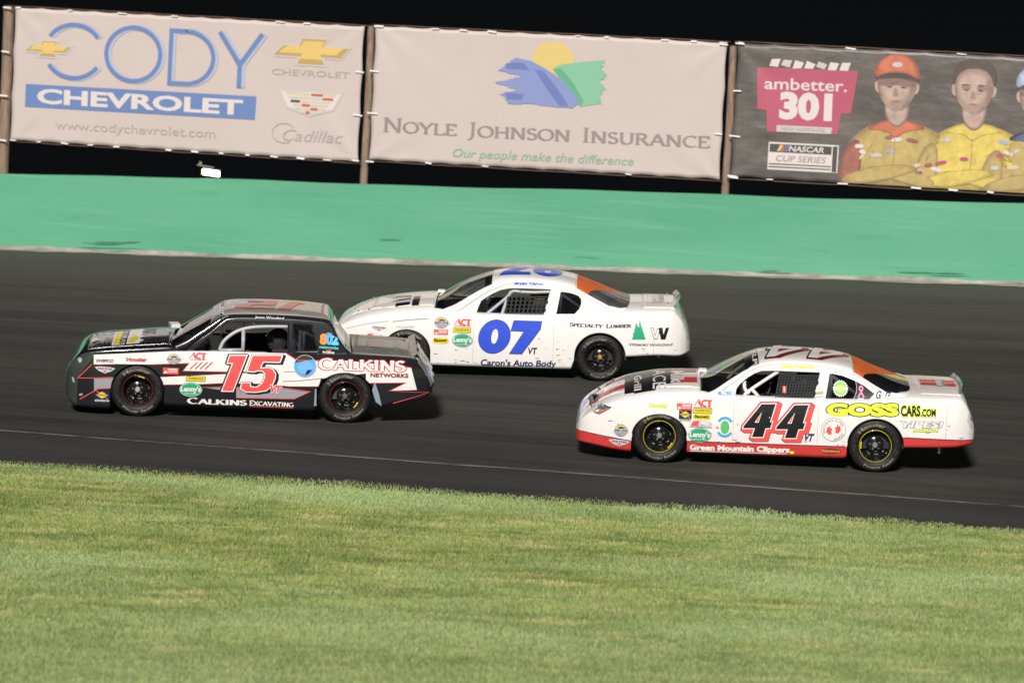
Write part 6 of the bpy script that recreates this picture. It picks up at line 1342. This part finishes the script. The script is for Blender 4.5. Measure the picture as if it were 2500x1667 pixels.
    A.put(poly([(-1.51, -.68), (-1.30, -.68), (-1.30, .6), (-1.51, .6)]), 'white'); A.put(poly([(-1.50, -.55), (-1.42, -.66), (-1.36, -.3), (-1.44, .1)]), 'yellow'); A.put(txt('RDAN', (-1.33, .56), (-1.33, -.68), .15, .05), 'black'); A.put(poly([(-1.30, -.30), (-.99, -.30), (-.99, -.05), (-1.30, -.05)]), 'grey'); A.put(txt('ACE', (-1.83, .1), (-1.83, -.55), .12, .0), 'grey')
    A.put(poly([(-1.98, .1), (-1.98, -.36), (-1.86, -.22)]), 'lgrey'); A.lay_on('hood_graphics', lambda x, y, o: Stop(x, y, o + .004), D, car, grid=.06)
    A = Art(); A.put(poly([(1.62, -.3), (1.80, -.3), (1.80, .3), (1.62, .3)]), mat('faded_pink_print', (.40, .33, .31), .4)); A.put(txt('CALKINS', (1.58, .5), (1.58, -.6), .08, .0), 'grey'); A.put(txt('NETWORKS', (1.95, .5), (1.95, -.5), .08, .0), 'grey'); A.put(stroke([(1.98, -.9), (1.98, .9)], .006), 'grey'); A.lay_on('trunk_graphics', lambda x, y, o: Stop(x, y, o + .004), D, car, grid=.06)
    A = Art(); A.put(poly([(-.43, -.75), (-.32, -.68), (-.32, .7), (-.43, .75)]), 'grey'); A.put(txt('SPEEDWAY', (-.34, .6), (-.34, -.68), .07, .04), 'white'); A.lay_on('visor_lettering', lambda x, y, o: Sgt(x, y, o), D, car)
    # front: grille, lamps
    b2 = MB()
    for zz in (.36, .42, .48): b2 = MB(); b2.box((-2.282, 0, zz), (.02, 1.0, .022)); b2.obj('grille_bar', mat('dark_grille', (.03, .035, .035), .3), car)
    A = Art(); 
    for k, pts in enumerate((a((175, 745), (215, 720), (240, 760), (205, 800)), a((105, 955), (135, 960), (150, 1020), (125, 1020)), a((190, 1150), (240, 1135), (240, 1160), (200, 1172)))): A.put(poly(chaikin(pts, 2)), 'grey')
    A.lay_on('front_decals', Sside, D, car, grid=.04)
    b2 = MB(); b2.box((-.93, .35, 1.03), (.12, .22, .05), rz=.2); b2.box((-.88, -.62, .875), (.16, .05, .03), rz=-.1); b2.obj('cowl_vent', MATS['vinyl_lgrey'], car)
    # bent rear bumper cover, seen edge on
    b2 = MB(); V = []; Fc = []
    for i in range(9):
        z = .50 + .38 * i / 8; x = 2.475 - .22 * ((z - .5) / .38) ** 1.4 + .008 * math.sin(i * 1.9)
        for j in range(13): y = -.86 + 1.72 * j / 12; V.append((x + .012 * math.sin(j * 1.3 + i) - .06 * (abs(y) / .86) ** 6, y, z))
    for i in range(8):
        for j in range(12): k = i * 13 + j; Fc.append((k, k + 1, k + 14, k + 13))
    b2.add(V, Fc); solid(b2.obj('rear_bumper_cover', P['mats'][4], car, smooth=True), .01, 1)
    b2 = MB(); b2.add([(2.16, -.9, .895), (2.24, -.88, .93), (2.24, .88, .93), (2.16, .9, .895)], [(0, 1, 2, 3)]); solid(b2.obj('rear_lip', P['mats'][4], car), .006, 0)
    for (x, y) in ((-1.95, -.5), (-1.95, .5), (1.9, -.6), (2.1, -.6), (2.1, .6)): small_cyl(car, 'hood_pin', (x, y, ztop(x, y)), .011, .025, M_steel)
    # torn fender flap behind the rear wheel
    b2 = MB(); V = [(1.70, -.95, .56), (1.76, -.955, .40), (1.80, -.955, .245), (1.72, -.95, .30), (1.67, -.95, .45)]; b2.add(V, [(0, 1, 2, 3, 4)]); solid(b2.obj('torn_flap', mat('blue_grey_tape', (.22, .28, .33), .4), car), .006, 0)
    b2 = MB(); V = [(.935, -.948, .44), (.955, -.95, .44), (.96, -.95, .22), (.93, -.948, .22)]; b2.add(V, [(0, 1, 2, 3)]); solid(b2.obj('torn_flap', MATS['blue_grey_tape'], car), .006, 0)
    b2 = MB(); b2.tube([(-.10, -.22, .95), (.02, -.10, 1.20)], .006, 5); b2.box((.12, -.20, 1.16), (.03, .02, .09)); b2.obj('mirror_stay', M_steel, car)
    driver(M, (.44, -.34, .985), mat('red_suit', (.40, .05, .035), .8), mat('grey_helmet', (.035, .04, .045), .22, coat=1), 'driver in dark helmet and red suit inside the 15 car')
car15()
